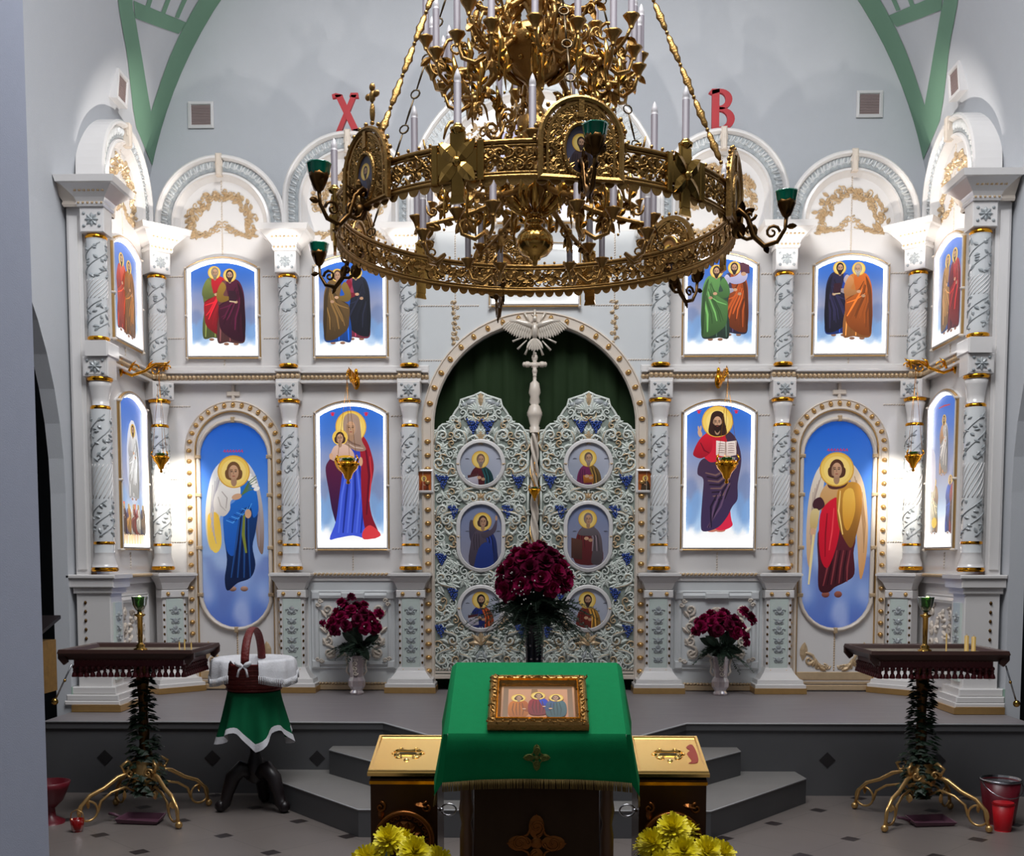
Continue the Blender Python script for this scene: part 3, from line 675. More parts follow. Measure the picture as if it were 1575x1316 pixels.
# --- angled wings (local: u along the wing, w towards the middle of the church)
for s in (-1, 1):
    sg = 1 if s < 0 else -1; rot = PI/2 if s < 0 else -PI/2; loc = (s*2.93, 0, 0)
    U0, U1 = sorted((sg*-1.14, 0)); mu = sg*-.52
    wp = ip('wing_panel', M['ceramic'], lambda b: b.box(U0, U1, PZ_, 3.92, -.12, 0), loc, rot)
    part(wp, 'rope_seam', M['cream'], lambda b: [rope(b, 2.9, 3.0, mu, 0, .006, .018, True), rope(b, 3.76, 3.9, mu, 0, .006, .018, True), rope(b, 1.4, 1.52, mu, 0, .006, .018, True), rope(b, .55, 1.2, mu, 0, .006, .018, True)], None, None, OFF)
    lunette(0, mu, 4.03, .495, loc, rot)
    o = ip('middle_cornice', M['ceramic'], lambda b: [b.box(U0, U1, 2.79, 2.812, 0, .06, .004), b.box(U0, U1, 2.812, 2.865, 0, .04), b.box(U0, U1, 2.865, 2.885, 0, .065, .004), b.box(*sorted((sg*-1.24, sg*-1.03)), 2.79, 2.89, 0, .15, .01)], loc, rot)
    part(o, 'rope_molding', M['gilt_pale'], lambda b: rope(b, U0, U1, 2.838, .04, .02, .032), None, None, OFF)
    o = ip('lower_cornice', M['ceramic'], lambda b: [b.box(U0, U1, 1.335, 1.366, 0, .045, .004), b.box(U0, U1, 1.29, 1.335, 0, .025, .004)], loc, rot)
    part(o, 'rope_molding', M['gilt_pale'], lambda b: rope(b, mu-.3, mu+.3, 1.352, .045, .012, .03), None, None, OFF)
    lp = ip('lower_panel', M['ceramic'], lambda b: b.box(mu-.3, mu+.3, .55, 1.24, 0, .008), loc, rot)
    fr = [(mu-.26, .66), (mu-.26, 1.18), (mu+.26, 1.18), (mu+.26, .66)]
    part(lp, 'panel_frame', M['ceramic'], lambda b: b.sweep(fr, [(.025, .008), (.02, .03), (0, .036), (-.02, .02), (-.03, .024), (-.04, .01)], closed=True), None, None, OFF)
    def ws(b):
        for q in (-1, 1):
            for v in (.75, .86, .97, 1.08): b.curl(mu+q*.18, v, .04, R.uniform(0, 6), q, r=.012, w=.012); b.leaf(mu+q*.18, v+.05, .06, .016, R.uniform(0, 6), .02, .01)
        for t in arc(mu, .93, .09, 0, 350, 16, .15): b.leaf(t[0], t[1], .05, .014, R.uniform(0, 6), .022, .01); b.blob(t[0], t[1], .016, .016, 0, .02, .008)
    part(lp, 'scroll_carving', M['cream'], ws, None, None, OFF)
    # end pilaster, its cap and base, seen from the front
    x0, x1 = sorted((s*2.96, s*3.06))
    ep = ip('end_pilaster', M['ceramic'], lambda b: [b.box(x0, x1, PZ_, 3.90, 0, 1.16), b.box(x0-.005, x1+.005, 1.366, 3.7, 1.16, 1.17) if 0 else b.box(min(s*2.985, s*3.045), max(s*2.985, s*3.045), 1.4, 3.7, 1.16, 1.172)])
    def pc(b): 
        xa, xb = sorted((s*2.82, s*3.055))
        rows = [(3.745, 0), (3.76, .008), (3.78, .004), (3.80, .015), (3.865, .05), (3.87, .06), (3.91, .065)]
        b.grid([[(xa-dw, v, .95-dw), (xa-dw, v, 1.21+dw), (xb+dw*.2, v, 1.21+dw), (xb+dw*.2, v, .95-dw)] for v, dw in rows], cv=True, smooth=False)
        i = len(b.V); b.face([i-4, i-3, i-2, i-1])
    part(ep, 'pilaster_cap', M['cream'], pc, None, None, OFF)
    def pb(b):
        xa, xb = sorted((s*2.82, s*3.05))
        b.box(xa, xb, .60, 1.25, 1.0, 1.20, .006)
        for v0, v1, e in ((1.24, 1.28, .015), (1.28, 1.34, .035), (1.34, 1.366, .05), (.50, .53, .07), (.53, .57, .06), (.57, .62, .035)): b.box(xa-e, min(xb+e, 3.075) if s > 0 else xb+e, v0, v1, .97-e, 1.20+e, .006)
    pb_ = part(ep, 'end_pedestal', M['ceramic'], pb, None, None, OFF)
    part(ep, 'gilded_plinth', M['gilt'], lambda b: b.box(min(s*2.74, s*3.07), max(s*2.74, s*3.07), .458, .50, .90, 1.28), None, None, OFF)
    part(ep, 'edge_beads', M['bronze'], lambda b: [b.blob(s*2.99, .70+i*.06, .011, .014, 0, .012, 1.20, 6) for i in range(9)], None, None, OFF)
    part(ep, 'carved_slab', M['mint'], lambda b: b.box(sg*-1.10-.06, sg*-1.10+.06, .66, 1.18, .11, .125), (s*2.93, 0, 0), rot, OFF)
    part(ep, 'carving', M['blue_leaf'], lambda b: [motif(b, sg*-1.10, .72+i*.07, i) for i in range(6)], (s*2.93, 0, 0), rot, (OFF[0], OFF[1]-.124, OFF[2]))
# small cross ornaments over the deacon doors
for s in (-1, 1):
    cu = s*2.297
    ip('relief_cross', M['cream'], lambda b: [b.box(cu-.012, cu+.012, 2.63, 2.79, 0, .016, .004), b.box(cu-.05, cu+.05, 2.705, 2.74, 0, .018, .005)])
# the green curtain behind the royal doors
b = MB(); n = 60
b.grid([[(-.84+1.68*i/n, z, -.16+.022*math.sin(i*.9)+.01*math.sin(i*2.3+1)) for i in range(n+1)] for z in (PZ_, 1.5, 2.5, 3.35)])
tag(b.build('curtain', M['curtain']), 'dark green curtain hanging behind the royal doors', 'curtain')
# ================================================================ painted icons
def cr(pts, k=4):
    """closed Catmull-Rom through the points"""
    n = len(pts); out = []
    for i in range(n):
        p0, p1, p2, p3 = pts[i-1], pts[i], pts[(i+1) % n], pts[(i+2) % n]
        for j in range(k):
            t = j/k
            out.append(tuple(.5*(2*p1[d]+(p2[d]-p0[d])*t+(2*p0[d]-5*p1[d]+4*p2[d]-p3[d])*t*t+(3*p1[d]-p0[d]-3*p2[d]+p3[d])*t**3) for d in (0, 1)))
    return out
def clip(pts, outl):
    out = pts
    for i in range(len(outl)):
        a, b = outl[i], outl[(i+1) % len(outl)]; inp = out; out = []
        if not inp: return []
        def side(p): return (b[0]-a[0])*(p[1]-a[1])-(b[1]-a[1])*(p[0]-a[0])
        for j in range(len(inp)):
            p, q = inp[j-1], inp[j]; sp, sq = side(p), side(q)
            if (sp >= 0) != (sq >= 0): t = sp/(sp-sq); out.append((p[0]+(q[0]-p[0])*t, p[1]+(q[1]-p[1])*t))
            if sq >= 0: out.append(q)
    return out
def mixc(a, b, t): t = max(0, min(1, t)); return tuple(x+(y-x)*t for x, y in zip(a, b))
def dk(c, k): return tuple(max(0, min(255, x*k)) for x in c)
class Pic:
    """paint layers on a flat board; px coordinates about (cx, y0) at scale s, y downwards"""
    def __init__(s, outl, cx=0., y0=0., sc=.005):
        s.o = outl; s.cx, s.y0, s.sc = cx, y0, sc; s.V = []; s.F = []; s.Cc = []; s.k = 0
    def T(s, p): return ((p[0]-s.cx)*s.sc, (s.y0-p[1])*s.sc)
    def bg(s, fn, nx=26, ny=44):
        us = [p[0] for p in s.o]; vs = [p[1] for p in s.o]; u0, u1, v0, v1 = min(us), max(us), min(vs), max(vs)
        for i in range(nx):
            for j in range(ny):
                q = [(u0+(u1-u0)*(i+a)/nx, v0+(v1-v0)*(j+b)/ny) for a, b in ((0, 0), (1, 0), (1, 1), (0, 1))]
                q = clip(q, s.o)
                if len(q) < 3: continue
                b = len(s.V)
                for u, v in q: s.V.append((u, -.0005, v)); s.Cc.append(fn((u-(u0+u1)/2)/((u1-u0)/2), (v-v0)/(v1-v0)))
                s.F.append(tuple(range(b, b+len(q))))
    def raw(s, L, c, c2=None):
        L = clip(L, s.o)
        if len(L) < 3: return
        s.k += 1; b = len(s.V); vs = [p[1] for p in L]; lo, hi = min(vs), max(vs)
        for u, v in L: s.V.append((u, -.0006-s.k*.00006, v)); s.Cc.append(mixc(c2, c, (v-lo)/max(hi-lo, 1e-6)) if c2 else c)
        s.F.append(tuple(range(b, b+len(L))))
    def poly(s, pts, c, c2=None, sm=True): s.raw([s.T(p) for p in (cr(pts) if sm else pts)], c, c2)
    def ell(s, x, y, rx, ry, c, c2=None, n=18, a=0.):
        s.raw([s.T((x+rx*math.cos(t)*math.cos(a)-ry*math.sin(t)*math.sin(a), y+rx*math.cos(t)*math.sin(a)+ry*math.sin(t)*math.cos(a))) for t in [k*2*PI/n for k in range(n)]], c, c2)
    def stroke(s, pts, w, c, c2=None):
        L = []; Rr = []
        for i, p in enumerate(pts):
            a = pts[max(i-1, 0)]; b = pts[min(i+1, len(pts)-1)]; dx, dy = b[0]-a[0], b[1]-a[1]; l = math.hypot(dx, dy) or 1
            ww = w*(.25+.75*math.sin(PI*(i+.5)/len(pts)))/2
            L.append((p[0]-dy/l*ww, p[1]+dx/l*ww)); Rr.append((p[0]+dy/l*ww, p[1]-dx/l*ww))
        s.raw([s.T(p) for p in L+Rr[::-1]], c, c2)
    def build(s, name, m, parent, loc=None, rot=None):
        F = []
        for f in s.F:   # one orientation for all, facing the viewer
            a = sum(s.V[f[i-1]][0]*s.V[f[i]][2]-s.V[f[i]][0]*s.V[f[i-1]][2] for i in range(len(f))); F.append(f if a > 0 else f[::-1])
        me = bpy.data.meshes.new(name); me.from_pydata(s.V, [], F)
        at = me.color_attributes.new('Col', 'FLOAT_COLOR', 'POINT')
        for i, c in enumerate(s.Cc): at.data[i].color = (*lin(c), 1)
        me.materials.append(m); me.update(); o = bpy.data.objects.new(name, me); C.objects.link(o); o.parent = parent
        if loc: o.location = loc
        if rot is not None: o.rotation_euler = (0, 0, rot)
        return o
SKIN = (206, 160, 126); GOLDH = (236, 194, 84)
def sky(fu, fv, top=(40, 104, 205), low=(255, 255, 255), w=.14):
    st = [(0, low), (w, low), (w+.07, (214, 232, 250)), (w+.16, (172, 188, 214)), (.48, (152, 154, 178)), (.66, (126, 142, 186)), (.80, (72, 116, 196)), (1, top)]
    for (a, c), (b, d) in zip(st, st[1:]):
        if fv <= b: col = mixc(c, d, (fv-a)/(b-a)); break
    for (x, y, r, k) in ((-.85, w+.17, .20, .5), (-.62, w+.10, .17, .4), (.85, w+.20, .22, .55), (.62, w+.09, .17, .35), (.95, w+.07, .14, .4), (-.98, w+.08, .14, .4)):
        d = math.hypot((fu-x)*.62, fv-y)/r
        if d < 1: col = mixc(col, (120, 166, 218) if y < w+.15 else (110, 128, 170), min(1, k*1.5)*min(1, (1-d)*4))
    return col
def head(P, x, y, r, hair, beard=None, skin=SKIN, halo=None, veil=None, turn=0.):
    if halo:
        P.ell(x-turn*r*.3, y, halo, halo, (214, 160, 60), n=28); P.ell(x-turn*r*.3, y, halo*.93, halo*.93, GOLDH, (240, 206, 110), n=28); P.ell(x-turn*r*.3, y, halo*.75, halo*.75, (244, 212, 122), n=28)
    P.ell(x, y-r*.12, r*1.0, r*1.28, veil or hair)
    if not veil and not beard: P.poly([(x-r*1.0, y-r*.3), (x-r*1.12, y+r*.8), (x-r*.4, y+r*1.2), (x+r*.4, y+r*1.2), (x+r*1.12, y+r*.8), (x+r, y-r*.3)], hair)
    P.ell(x, y+r*1.35, r*.42, r*.7, dk(skin, .8))
    P.ell(x+turn*r*.15, y+r*.1, r*.70, r*1.02, skin, dk(skin, .86))
    P.ell(x-r*.55+turn*r*.2, y-r*.02+r*.2, r*.18, r*.7, dk(skin, .78))
    for q in (-1, 1):
        P.ell(x+turn*r*.2+q*r*.28, y-r*.02, r*.17, r*.08, dk(skin, .34)); P.stroke([(x+turn*r*.2+q*r*.1, y-r*.22), (x+turn*r*.2+q*r*.3, y-r*.27), (x+turn*r*.2+q*r*.5, y-r*.18)], r*.12, dk(hair, .9))
    P.stroke([(x+turn*r*.25, y-r*.05), (x+turn*r*.3-r*.04, y+r*.2), (x+turn*r*.28, y+r*.38)], r*.12, dk(skin, .7))
    P.ell(x+turn*r*.2, y+r*.62, r*.22, r*.07, (150, 70, 60))
    if beard: P.poly([(x-r*.72, y+r*.2), (x-r*.6, y+r*.95), (x, y+r*1.75), (x+r*.6, y+r*.95), (x+r*.72, y+r*.2), (x+r*.4, y+r*.5), (x, y+r*.46), (x-r*.4, y+r*.5)], beard, dk(beard, .8)); P.ell(x+turn*r*.2, y+r*.66, r*.2, r*.06, (140, 70, 60))
def saint(P, cx, fy, h, tunic, mantle, hair=(70, 42, 30), beard=(70, 42, 30), m=1, halo=True, sx=1., arm=None, item=None, turn=0.):
    X = lambda u: cx+m*u*h*sx
    Y = lambda v: fy-v*h
    pt = lambda L: [(X(u), Y(v)) for u, v in L]
    for q in (-.06, .07): P.ell(X(q), Y(.005), .035*h, .018*h, (176, 128, 100), (120, 80, 60))
    P.poly(pt([(-.10, .82), (.10, .82), (.17, .66), (.16, .40), (.19, .20), (.18, .03), (.06, .015), (-.05, .03), (-.17, .02), (-.18, .22), (-.15, .42), (-.17, .62)]), tunic, dk(tunic, .62))
    for k in range(5): u = -.13+k*.06; P.stroke(pt([(u*.7, .55), (u, .3), (u*1.1, .04)]), .022*h, dk(tunic, .62 if k % 2 else 1.25))
    P.poly(pt([(-.03, .84), (.11, .83), (.18, .68), (.195, .45), (.20, .25), (.18, .06), (.12, .035), (.03, .06), (-.06, .12), (-.135, .20), (-.155, .34), (-.155, .48), (-.10, .54), (-.03, .62), (-.05, .74)]), mantle, dk(mantle, .55))
    rs = random.Random(int(cx*7+h))
    for k in range(11):
        t = k/10+rs.uniform(-.05, .05); a, c_ = rs.uniform(0, .12), rs.uniform(0, .14)
        P.stroke(pt([(-.13+.25*t, .24-.15*t+a), (-.08+.20*t, .38-.05*t), (.02+.13*t, .56-.10*t), (.07+.08*t, .78-.2*t-c_)]), rs.uniform(.012, .028)*h, dk(mantle, rs.choice((.55, .66, .75, 1.12, 1.2))))
    P.stroke(pt([(-.15, .50), (-.06, .56), (.03, .64), (.08, .74)]), .02*h, dk(mantle, .6)); P.stroke(pt([(-.14, .46), (-.02, .50), (.10, .58)]), .016*h, dk(mantle, 1.2))
    P.poly(pt([(.10, .80), (.17, .66), (.19, .44), (.195, .2), (.17, .06), (.15, .3), (.14, .55)]), dk(mantle, .58), dk(mantle, .42))
    P.poly(pt([(-.10, .81), (-.16, .72), (-.18, .60), (-.12, .545), (-.01, .58), (-.01, .62), (-.09, .64), (-.05, .74)]), arm or dk(tunic, 1.12), dk(arm or tunic, .75))
    P.ell(X(.015), Y(.605), .028*h, .02*h, SKIN); P.ell(X(.075), Y(.55), .026*h, .02*h, dk(SKIN, .9))
    if item == 'book': P.poly(pt([(-.02, .70), (.08, .69), (.085, .55), (-.015, .56)]), (56, 26, 40), sm=False); P.stroke(pt([(-.01, .56), (.085, .55)]), .02*h, (210, 190, 150))
    if item == 'scroll': P.stroke(pt([(.0, .60), (.03, .70), (.05, .76)]), .035*h, (232, 226, 216))
    head(P, X(.0), Y(.895), .052*h, hair, beard, halo=.088*h if halo else None, turn=turn*m)
def icon_frame(t, W, vlo, vs, vt, glow='glow', cream='ceramic'):
    path = seg_arch(W, vlo, vs, vt)
    fr = part(t, 'frame', M[cream], lambda b: b.sweep(path, [(.0, 0), (.0, .028), (-.006, .036), (-.012, .03), (-.016, .04), (-.022, .04), (-.024, .01)], closed=True))
    part(fr, 'gilt_line', M['gilt'], lambda b: b.sweep(path, [(.0015, .02), (.0015, .029), (-.005, .0375), (-.008, .036), (-.001, .027)], closed=True))
    scatter(fr, 'corner_knot', M['cream'], lambda b: b.blob(0, 0, .014, .014, 0, .03, 0, 8), [(s*(W-.008), v, .022) for s in (-1, 1) for v in (vs, vlo, vlo+(vs-vlo)*.47)])
    part(t, 'light_border', M[glow], lambda b: b.sweep(path, [(-.024, .030), (-.041, .010)], closed=True))
    e = .039
    return seg_arch(W-e, vlo+e, vs-e*.35, vt-e)[::1]
def icon(label, loc, rot, H, side, rise, px, paint, W=.285, group=None, glow='glow', mt='lit_pic', bg=sky):
    t = thing('icon', label, 'icon', loc, rot, group)
    o = icon_frame(t, W, 0, side, H, glow)
    P = Pic(o, *px); P.bg(bg); paint(P); P.build('picture', M[mt], t, (0, -.009, 0)); return t
# --- upper row
def up1(P):
    saint(P, 333, 524, 113, (118, 128, 66), (208, 34, 48), (150, 130, 110), (160, 140, 120), 1, turn=.5); saint(P, 356, 531, 116, (120, 70, 70), (88, 26, 54), (60, 40, 34), (70, 46, 40), 1, item='book', arm=(170, 130, 50))
def up2(P):
    saint(P, 548, 524, 112, (170, 60, 90), (34, 36, 54), (80, 50, 30), (80, 50, 34), 1, arm=(150, 20, 50)); saint(P, 520, 530, 114, (34, 96, 200), (128, 96, 52), (90, 60, 40), None, -1, arm=(150, 118, 52))
def up3(P):
    saint(P, 1126, 512, 112, (70, 60, 90), (176, 80, 34), (70, 50, 40), (60, 44, 40), 1, arm=(205, 200, 225)); saint(P, 1099, 519, 114, (60, 84, 70), (104, 158, 86), (60, 34, 26), (56, 32, 24), -1, arm=(90, 140, 76))
    P.poly([(1112, 428), (1128, 424), (1138, 416), (1146, 420), (1142, 432), (1126, 436)], (206, 202, 228), (170, 166, 200)); P.poly([(1134, 404), (1148, 403), (1149, 420), (1136, 421)], (92, 50, 66), sm=False); P.ell(1140, 421, 4, 3, SKIN)
def up4(P):
    saint(P, 1291, 513, 112, (44, 76, 172), (44, 40, 70), (46, 28, 24), (46, 28, 24), -1, arm=(196, 180, 186), item='book', turn=-.4); saint(P, 1318, 518, 116, (212, 132, 66), (222, 112, 42), (170, 150, 130), (200, 190, 178), 1, arm=(222, 150, 90), turn=-.5)
GU = 'lit saint icons of the upper row'
icon('upper lit icon left of the chandelier, saints in red and dark maroon robes', (-2.36, 0, 2.985), 0, .755, .67, 0, (345, 553, .00493), up1, group=GU)
icon('upper lit icon partly behind the chandelier left, saints in olive and navy robes', (-1.39, 0, 2.985), 0, .765, .68, 0, (540, 553, .00493), up2, group=GU)
icon('upper lit icon beside the chandelier right, saints in green and rust robes', (1.39, 0, 2.985), 0, .765, .68, 0, (1105, 545, .00493), up3, group=GU)
icon('upper lit icon on the right, saints in blue and bright orange robes', (2.36, 0, 2.985), 0, .755, .67, 0, (1307, 545, .00493), up4, group=GU)
def upw1(P): saint(P, -12, -20, 112, (190, 60, 40), (226, 84, 50), (60, 40, 30), (60, 40, 30), 1); saint(P, 16, -16, 112, (150, 90, 30), (176, 110, 36), (70, 44, 30), (90, 60, 40), 1)
def upw2(P): saint(P, -14, -18, 112, (60, 90, 160), (196, 146, 88), (120, 90, 60), (150, 120, 90), -1); saint(P, 14, -16, 116, (120, 40, 50), (184, 44, 44), (60, 34, 28), (50, 30, 26), 1)
icon('narrow-looking upper icon on the left angled wing, saints in orange and brown', (-2.93, -.52, 2.985), PI/2, .755, .67, 0, (0, 0, .00493), upw1, group=GU, glow='glow_soft')
icon('narrow-looking upper icon on the right angled wing, saints in tan and red', (2.93, -.52, 2.985), -PI/2, .755, .67, 0, (0, 0, .00493), upw2, group=GU, glow='glow_soft')
# --- lower row
def mother(P):
    P.poly([(520, 698), (507, 708), (503, 722), (508, 755), (513, 785), (522, 806), (536, 770), (540, 716)], (92, 26, 58), (44, 24, 66))
    P.poly([(536, 690), (562, 684), (564, 740), (566, 790), (572, 826), (545, 822), (520, 826), (508, 827), (518, 800), (524, 760), (530, 720)], (44, 66, 176), (64, 88, 214))
    for k in range(7): x = 522+k*7; P.stroke([(538+k*3.4, 712), (x+6, 760), (x, 818)], 3.2, (28, 46, 140) if k % 2 else (84, 110, 226))
    P.poly([(556, 668), (566, 674), (574, 694), (578, 720), (571, 760), (574, 790), (585, 820), (573, 826), (562, 806), (558, 750), (558, 710)], (158, 28, 44), (120, 20, 40))
    P.stroke([(566, 690), (571, 730), (566, 790)], 4, (96, 14, 36)); P.stroke([(572, 700), (574, 730), (570, 770)], 2.5, (196, 50, 60)); P.poly([(572, 806), (588, 822), (562, 828), (560, 816)], (214, 60, 66))
    P.ell(543, 655, 24, 25, (214, 160, 60), n=30); P.ell(543, 655, 22.5, 23.5, GOLDH, (240, 206, 110), n=30); P.ell(543, 655, 17, 18, (244, 212, 122), n=30)
    P.poly([(531, 650), (534, 638), (544, 634), (555, 640), (558, 656), (560, 676), (566, 690), (552, 692), (538, 686), (530, 690), (532, 668)], (170, 142, 124), (150, 120, 104))
    head(P, 543, 656, 10.5, (150, 122, 108), None, veil=(168, 140, 124)); P.stroke([(535, 672), (545, 680), (558, 684)], 3, (120, 92, 80)); P.stroke([(538, 680), (548, 686), (562, 688)], 2, (196, 172, 156))
    P.ell(526, 671, 12, 12, GOLDH, n=24); P.poly([(512, 694), (518, 684), (532, 681), (544, 690), (548, 702), (536, 712), (518, 708), (510, 702)], (218, 184, 166), (190, 150, 134)); P.poly([(518, 702), (546, 700), (545, 722), (524, 722)], (214, 160, 40), (150, 96, 24))
    head(P, 526, 672, 7, (66, 42, 34), None); P.ell(512, 700, 3, 5, SKIN); P.ell(558, 708, 3, 7, SKIN); P.ell(541, 708, 6, 3, SKIN)
    for x in (515, 567): P.ell(x, 636, 2.4, 2.4, (210, 40, 70)); P.stroke([(x-4, 634), (x, 633), (x+4, 634)], 1.2, (210, 40, 70))
def pantok(P):
    for x in (1095, 1108): P.ell(x, 812, 8, 3, (196, 120, 100))
    P.poly([(1084, 664), (1116, 664), (1126, 690), (1120, 740), (1124, 790), (1126, 806), (1104, 812), (1090, 790), (1084, 720)], (192, 24, 44), (214, 40, 72))
    P.poly([(1086, 664), (1074, 674), (1066, 690), (1066, 698), (1078, 702), (1092, 692), (1094, 674)], (206, 26, 46), (150, 16, 36)); P.stroke([(1076, 678), (1082, 690), (1090, 694)], 2.4, (120, 10, 30))
    P.ell(1075, 664, 3.2, 6, SKIN, a=-.3); P.ell(1073, 657, 1.3, 4.5, SKIN, a=-.2); P.ell(1076, 656.5, 1.3, 4.5, SKIN, a=.1)
    P.poly([(1112, 660), (1124, 664), (1134, 680), (1139, 706), (1134, 740), (1134, 764), (1126, 776), (1118, 792), (1104, 808), (1082, 814), (1078, 800), (1080, 760), (1081, 734), (1072, 726), (1074, 710), (1082, 702), (1092, 708), (1108, 704), (1120, 690)], (66, 44, 62), (58, 44, 80))
    for k in range(8): P.stroke([(1084+k*2, 724+k*6), (1100+k*2, 728+k*5), (1122, 716+k*4)], 3, (36, 24, 40) if k % 2 else (112, 84, 84))
    for k in range(4): P.stroke([(1120-k*6, 740+k*6), (1108-k*5, 776), (1088+k*2, 808)], 3, (34, 22, 42) if k % 2 else (96, 72, 100))
    P.poly([(1100, 675), (1115, 677), (1131, 675), (1131, 697), (1115, 700), (1100, 697)], (232, 216, 208), (210, 190, 180), sm=False); P.stroke([(1115, 677), (1115.3, 688), (1115, 700)], 1.4, (150, 120, 110))
    for r in range(5):
        for x in (1103, 1118): P.stroke([(x, 680+r*3.4), (x+5, 679.6+r*3.4), (x+10, 680+r*3.4)], 1.1, (130, 100, 96))
    P.ell(1118, 701, 6, 3, SKIN)
    P.ell(1101.5, 646, 24, 24, (214, 160, 60), n=30); P.ell(1101.5, 646, 22.5, 22.5, GOLDH, (240, 206, 110), n=30); P.ell(1101.5, 646, 17, 17, (244, 212, 122), n=30)
    P.poly([(1090, 646), (1093, 634), (1101, 630), (1110, 634), (1113, 648), (1116, 664), (1106, 668), (1096, 668), (1088, 662)], (52, 30, 24)); head(P, 1101.5, 647, 9.5, (52, 30, 24), (46, 26, 22))
    for x in (1073, 1130): P.ell(x, 632, 2.2, 2.2, (210, 40, 70)); P.stroke([(x-4, 630), (x, 629), (x+4, 630)], 1.2, (210, 40, 70))
GL = 'lit saint icons of the lower row'
icon('large lit icon left of the royal doors, haloed mother in blue holding a child', (-1.395, 0, 1.535), 0, 1.135, 1.04, 0, (544, 845, .00493), mother, group=GL)
icon('large lit icon right of the royal doors, bearded man in red with open book', (1.395, 0, 1.535), 0, 1.135, 1.04, 0, (1104, 843, .00493), pantok, group=GL)
def lowl(P):
    for k in range(9): P.stroke([(-48+k*11, -8), (-44+k*10+R.uniform(-4, 4), -34), (-46+k*11, -62+R.uniform(-18, 18))], 13, ((236, 190, 60), (226, 70, 50), (150, 80, 70), (240, 214, 130))[k % 4], (255, 236, 190))
    for k in range(5): saint(P, -36+k*18, -22, 46, ((200, 180, 150), (90, 70, 110), (220, 210, 200), (160, 50, 40), (60, 50, 80))[k], ((90, 60, 60), (200, 140, 60), (150, 60, 50), (224, 214, 200), (130, 100, 70))[k], sx=1.2)
    P.ell(0, -128, 26, 62, (226, 228, 240), (200, 206, 226)); saint(P, 0, -74, 112, (222, 222, 226), (236, 234, 232), (60, 40, 34), (60, 40, 34), 1, arm=(214, 212, 214), turn=-.2)
def lowr(P):
    for k, (x, c, d) in enumerate(((-34, (170, 130, 90), (206, 190, 150)), (30, (60, 90, 180), (44, 80, 170)), (46, (150, 60, 60), (90, 60, 60)))): saint(P, x, -24, 84, c, d, m=-1 if x < 0 else 1, sx=1.1)
    P.ell(-28, -40, 10, 8, (240, 200, 60)); saint(P, 2, -108, 88, (206, 150, 100), (204, 196, 190), (70, 46, 36), (60, 40, 34), 1, arm=(206, 160, 120)); P.poly([(-50, -150), (-30, -140), (-26, -96), (-40, -86), (-52, -110)], (208, 206, 220), (220, 210, 214)); P.stroke([(-20, -206), (2, -207), (24, -206)], 2.4, (190, 60, 70))
icon('tall lit icon on the left angled wing, white-robed figure rising above flames', (-2.93, -.475, 1.535), PI/2, 1.135, 1.04, 0, (0, 0, .00493), lowl, group=GL)
icon('tall lit icon on the right angled wing, standing figure with kneeling people below', (2.93, -.475, 1.535), -PI/2, 1.135, 1.04, 0, (0, 0, .00493), lowr, group=GL)
# --- centre: the wide icon above the arch and the tall one in the great lunette, both mostly behind the chandelier
def feast(P):
    P.poly([(-62, -8), (62, -8), (62, -34), (-62, -34)], (200, 130, 70), (150, 60, 40), sm=False); P.poly([(-62, -60), (62, -60), (62, -90), (-62, -90)], (70, 74, 110), (100, 90, 110), sm=False)
    for k in range(11):
        x = -56+k*11.2; y = -50-6*math.sin(k*1.3); P.poly([(x-8, -26), (x-6, y+6), (x, y+2), (x+6, y+6), (x+8, -26)], ((160, 50, 50), (60, 70, 140), (190, 130, 60), (90, 110, 80))[k % 4], dk(((160, 50, 50), (60, 70, 140), (190, 130, 60), (90, 110, 80))[k % 4], .6)); head(P, x, y, 4.6, (70, 44, 34), (70, 44, 34) if k % 3 else None)
def tops(P):
    P.ell(0, -150, 40, 60, (232, 226, 240), (190, 186, 216)); saint(P, 0, -30, 150, (200, 196, 220), (150, 150, 196), (150, 130, 120), (190, 180, 172), 1)
t = icon('wide lit icon over the central arch behind the chandelier, figures around a table', (0, 0, 3.36), 0, .475, .46, 0, (0, 0, .005), feast, W=.345, bg=lambda u, v: mixc((255, 250, 240), (150, 160, 190), v))
t = icon('tall pale icon in the great central arch, almost hidden behind the chandelier', (0, 0, 3.97), 0, .80, .66, 0, (0, 0, .0036), tops, W=.30, bg=lambda u, v: mixc((230, 226, 236), (150, 150, 190), v))
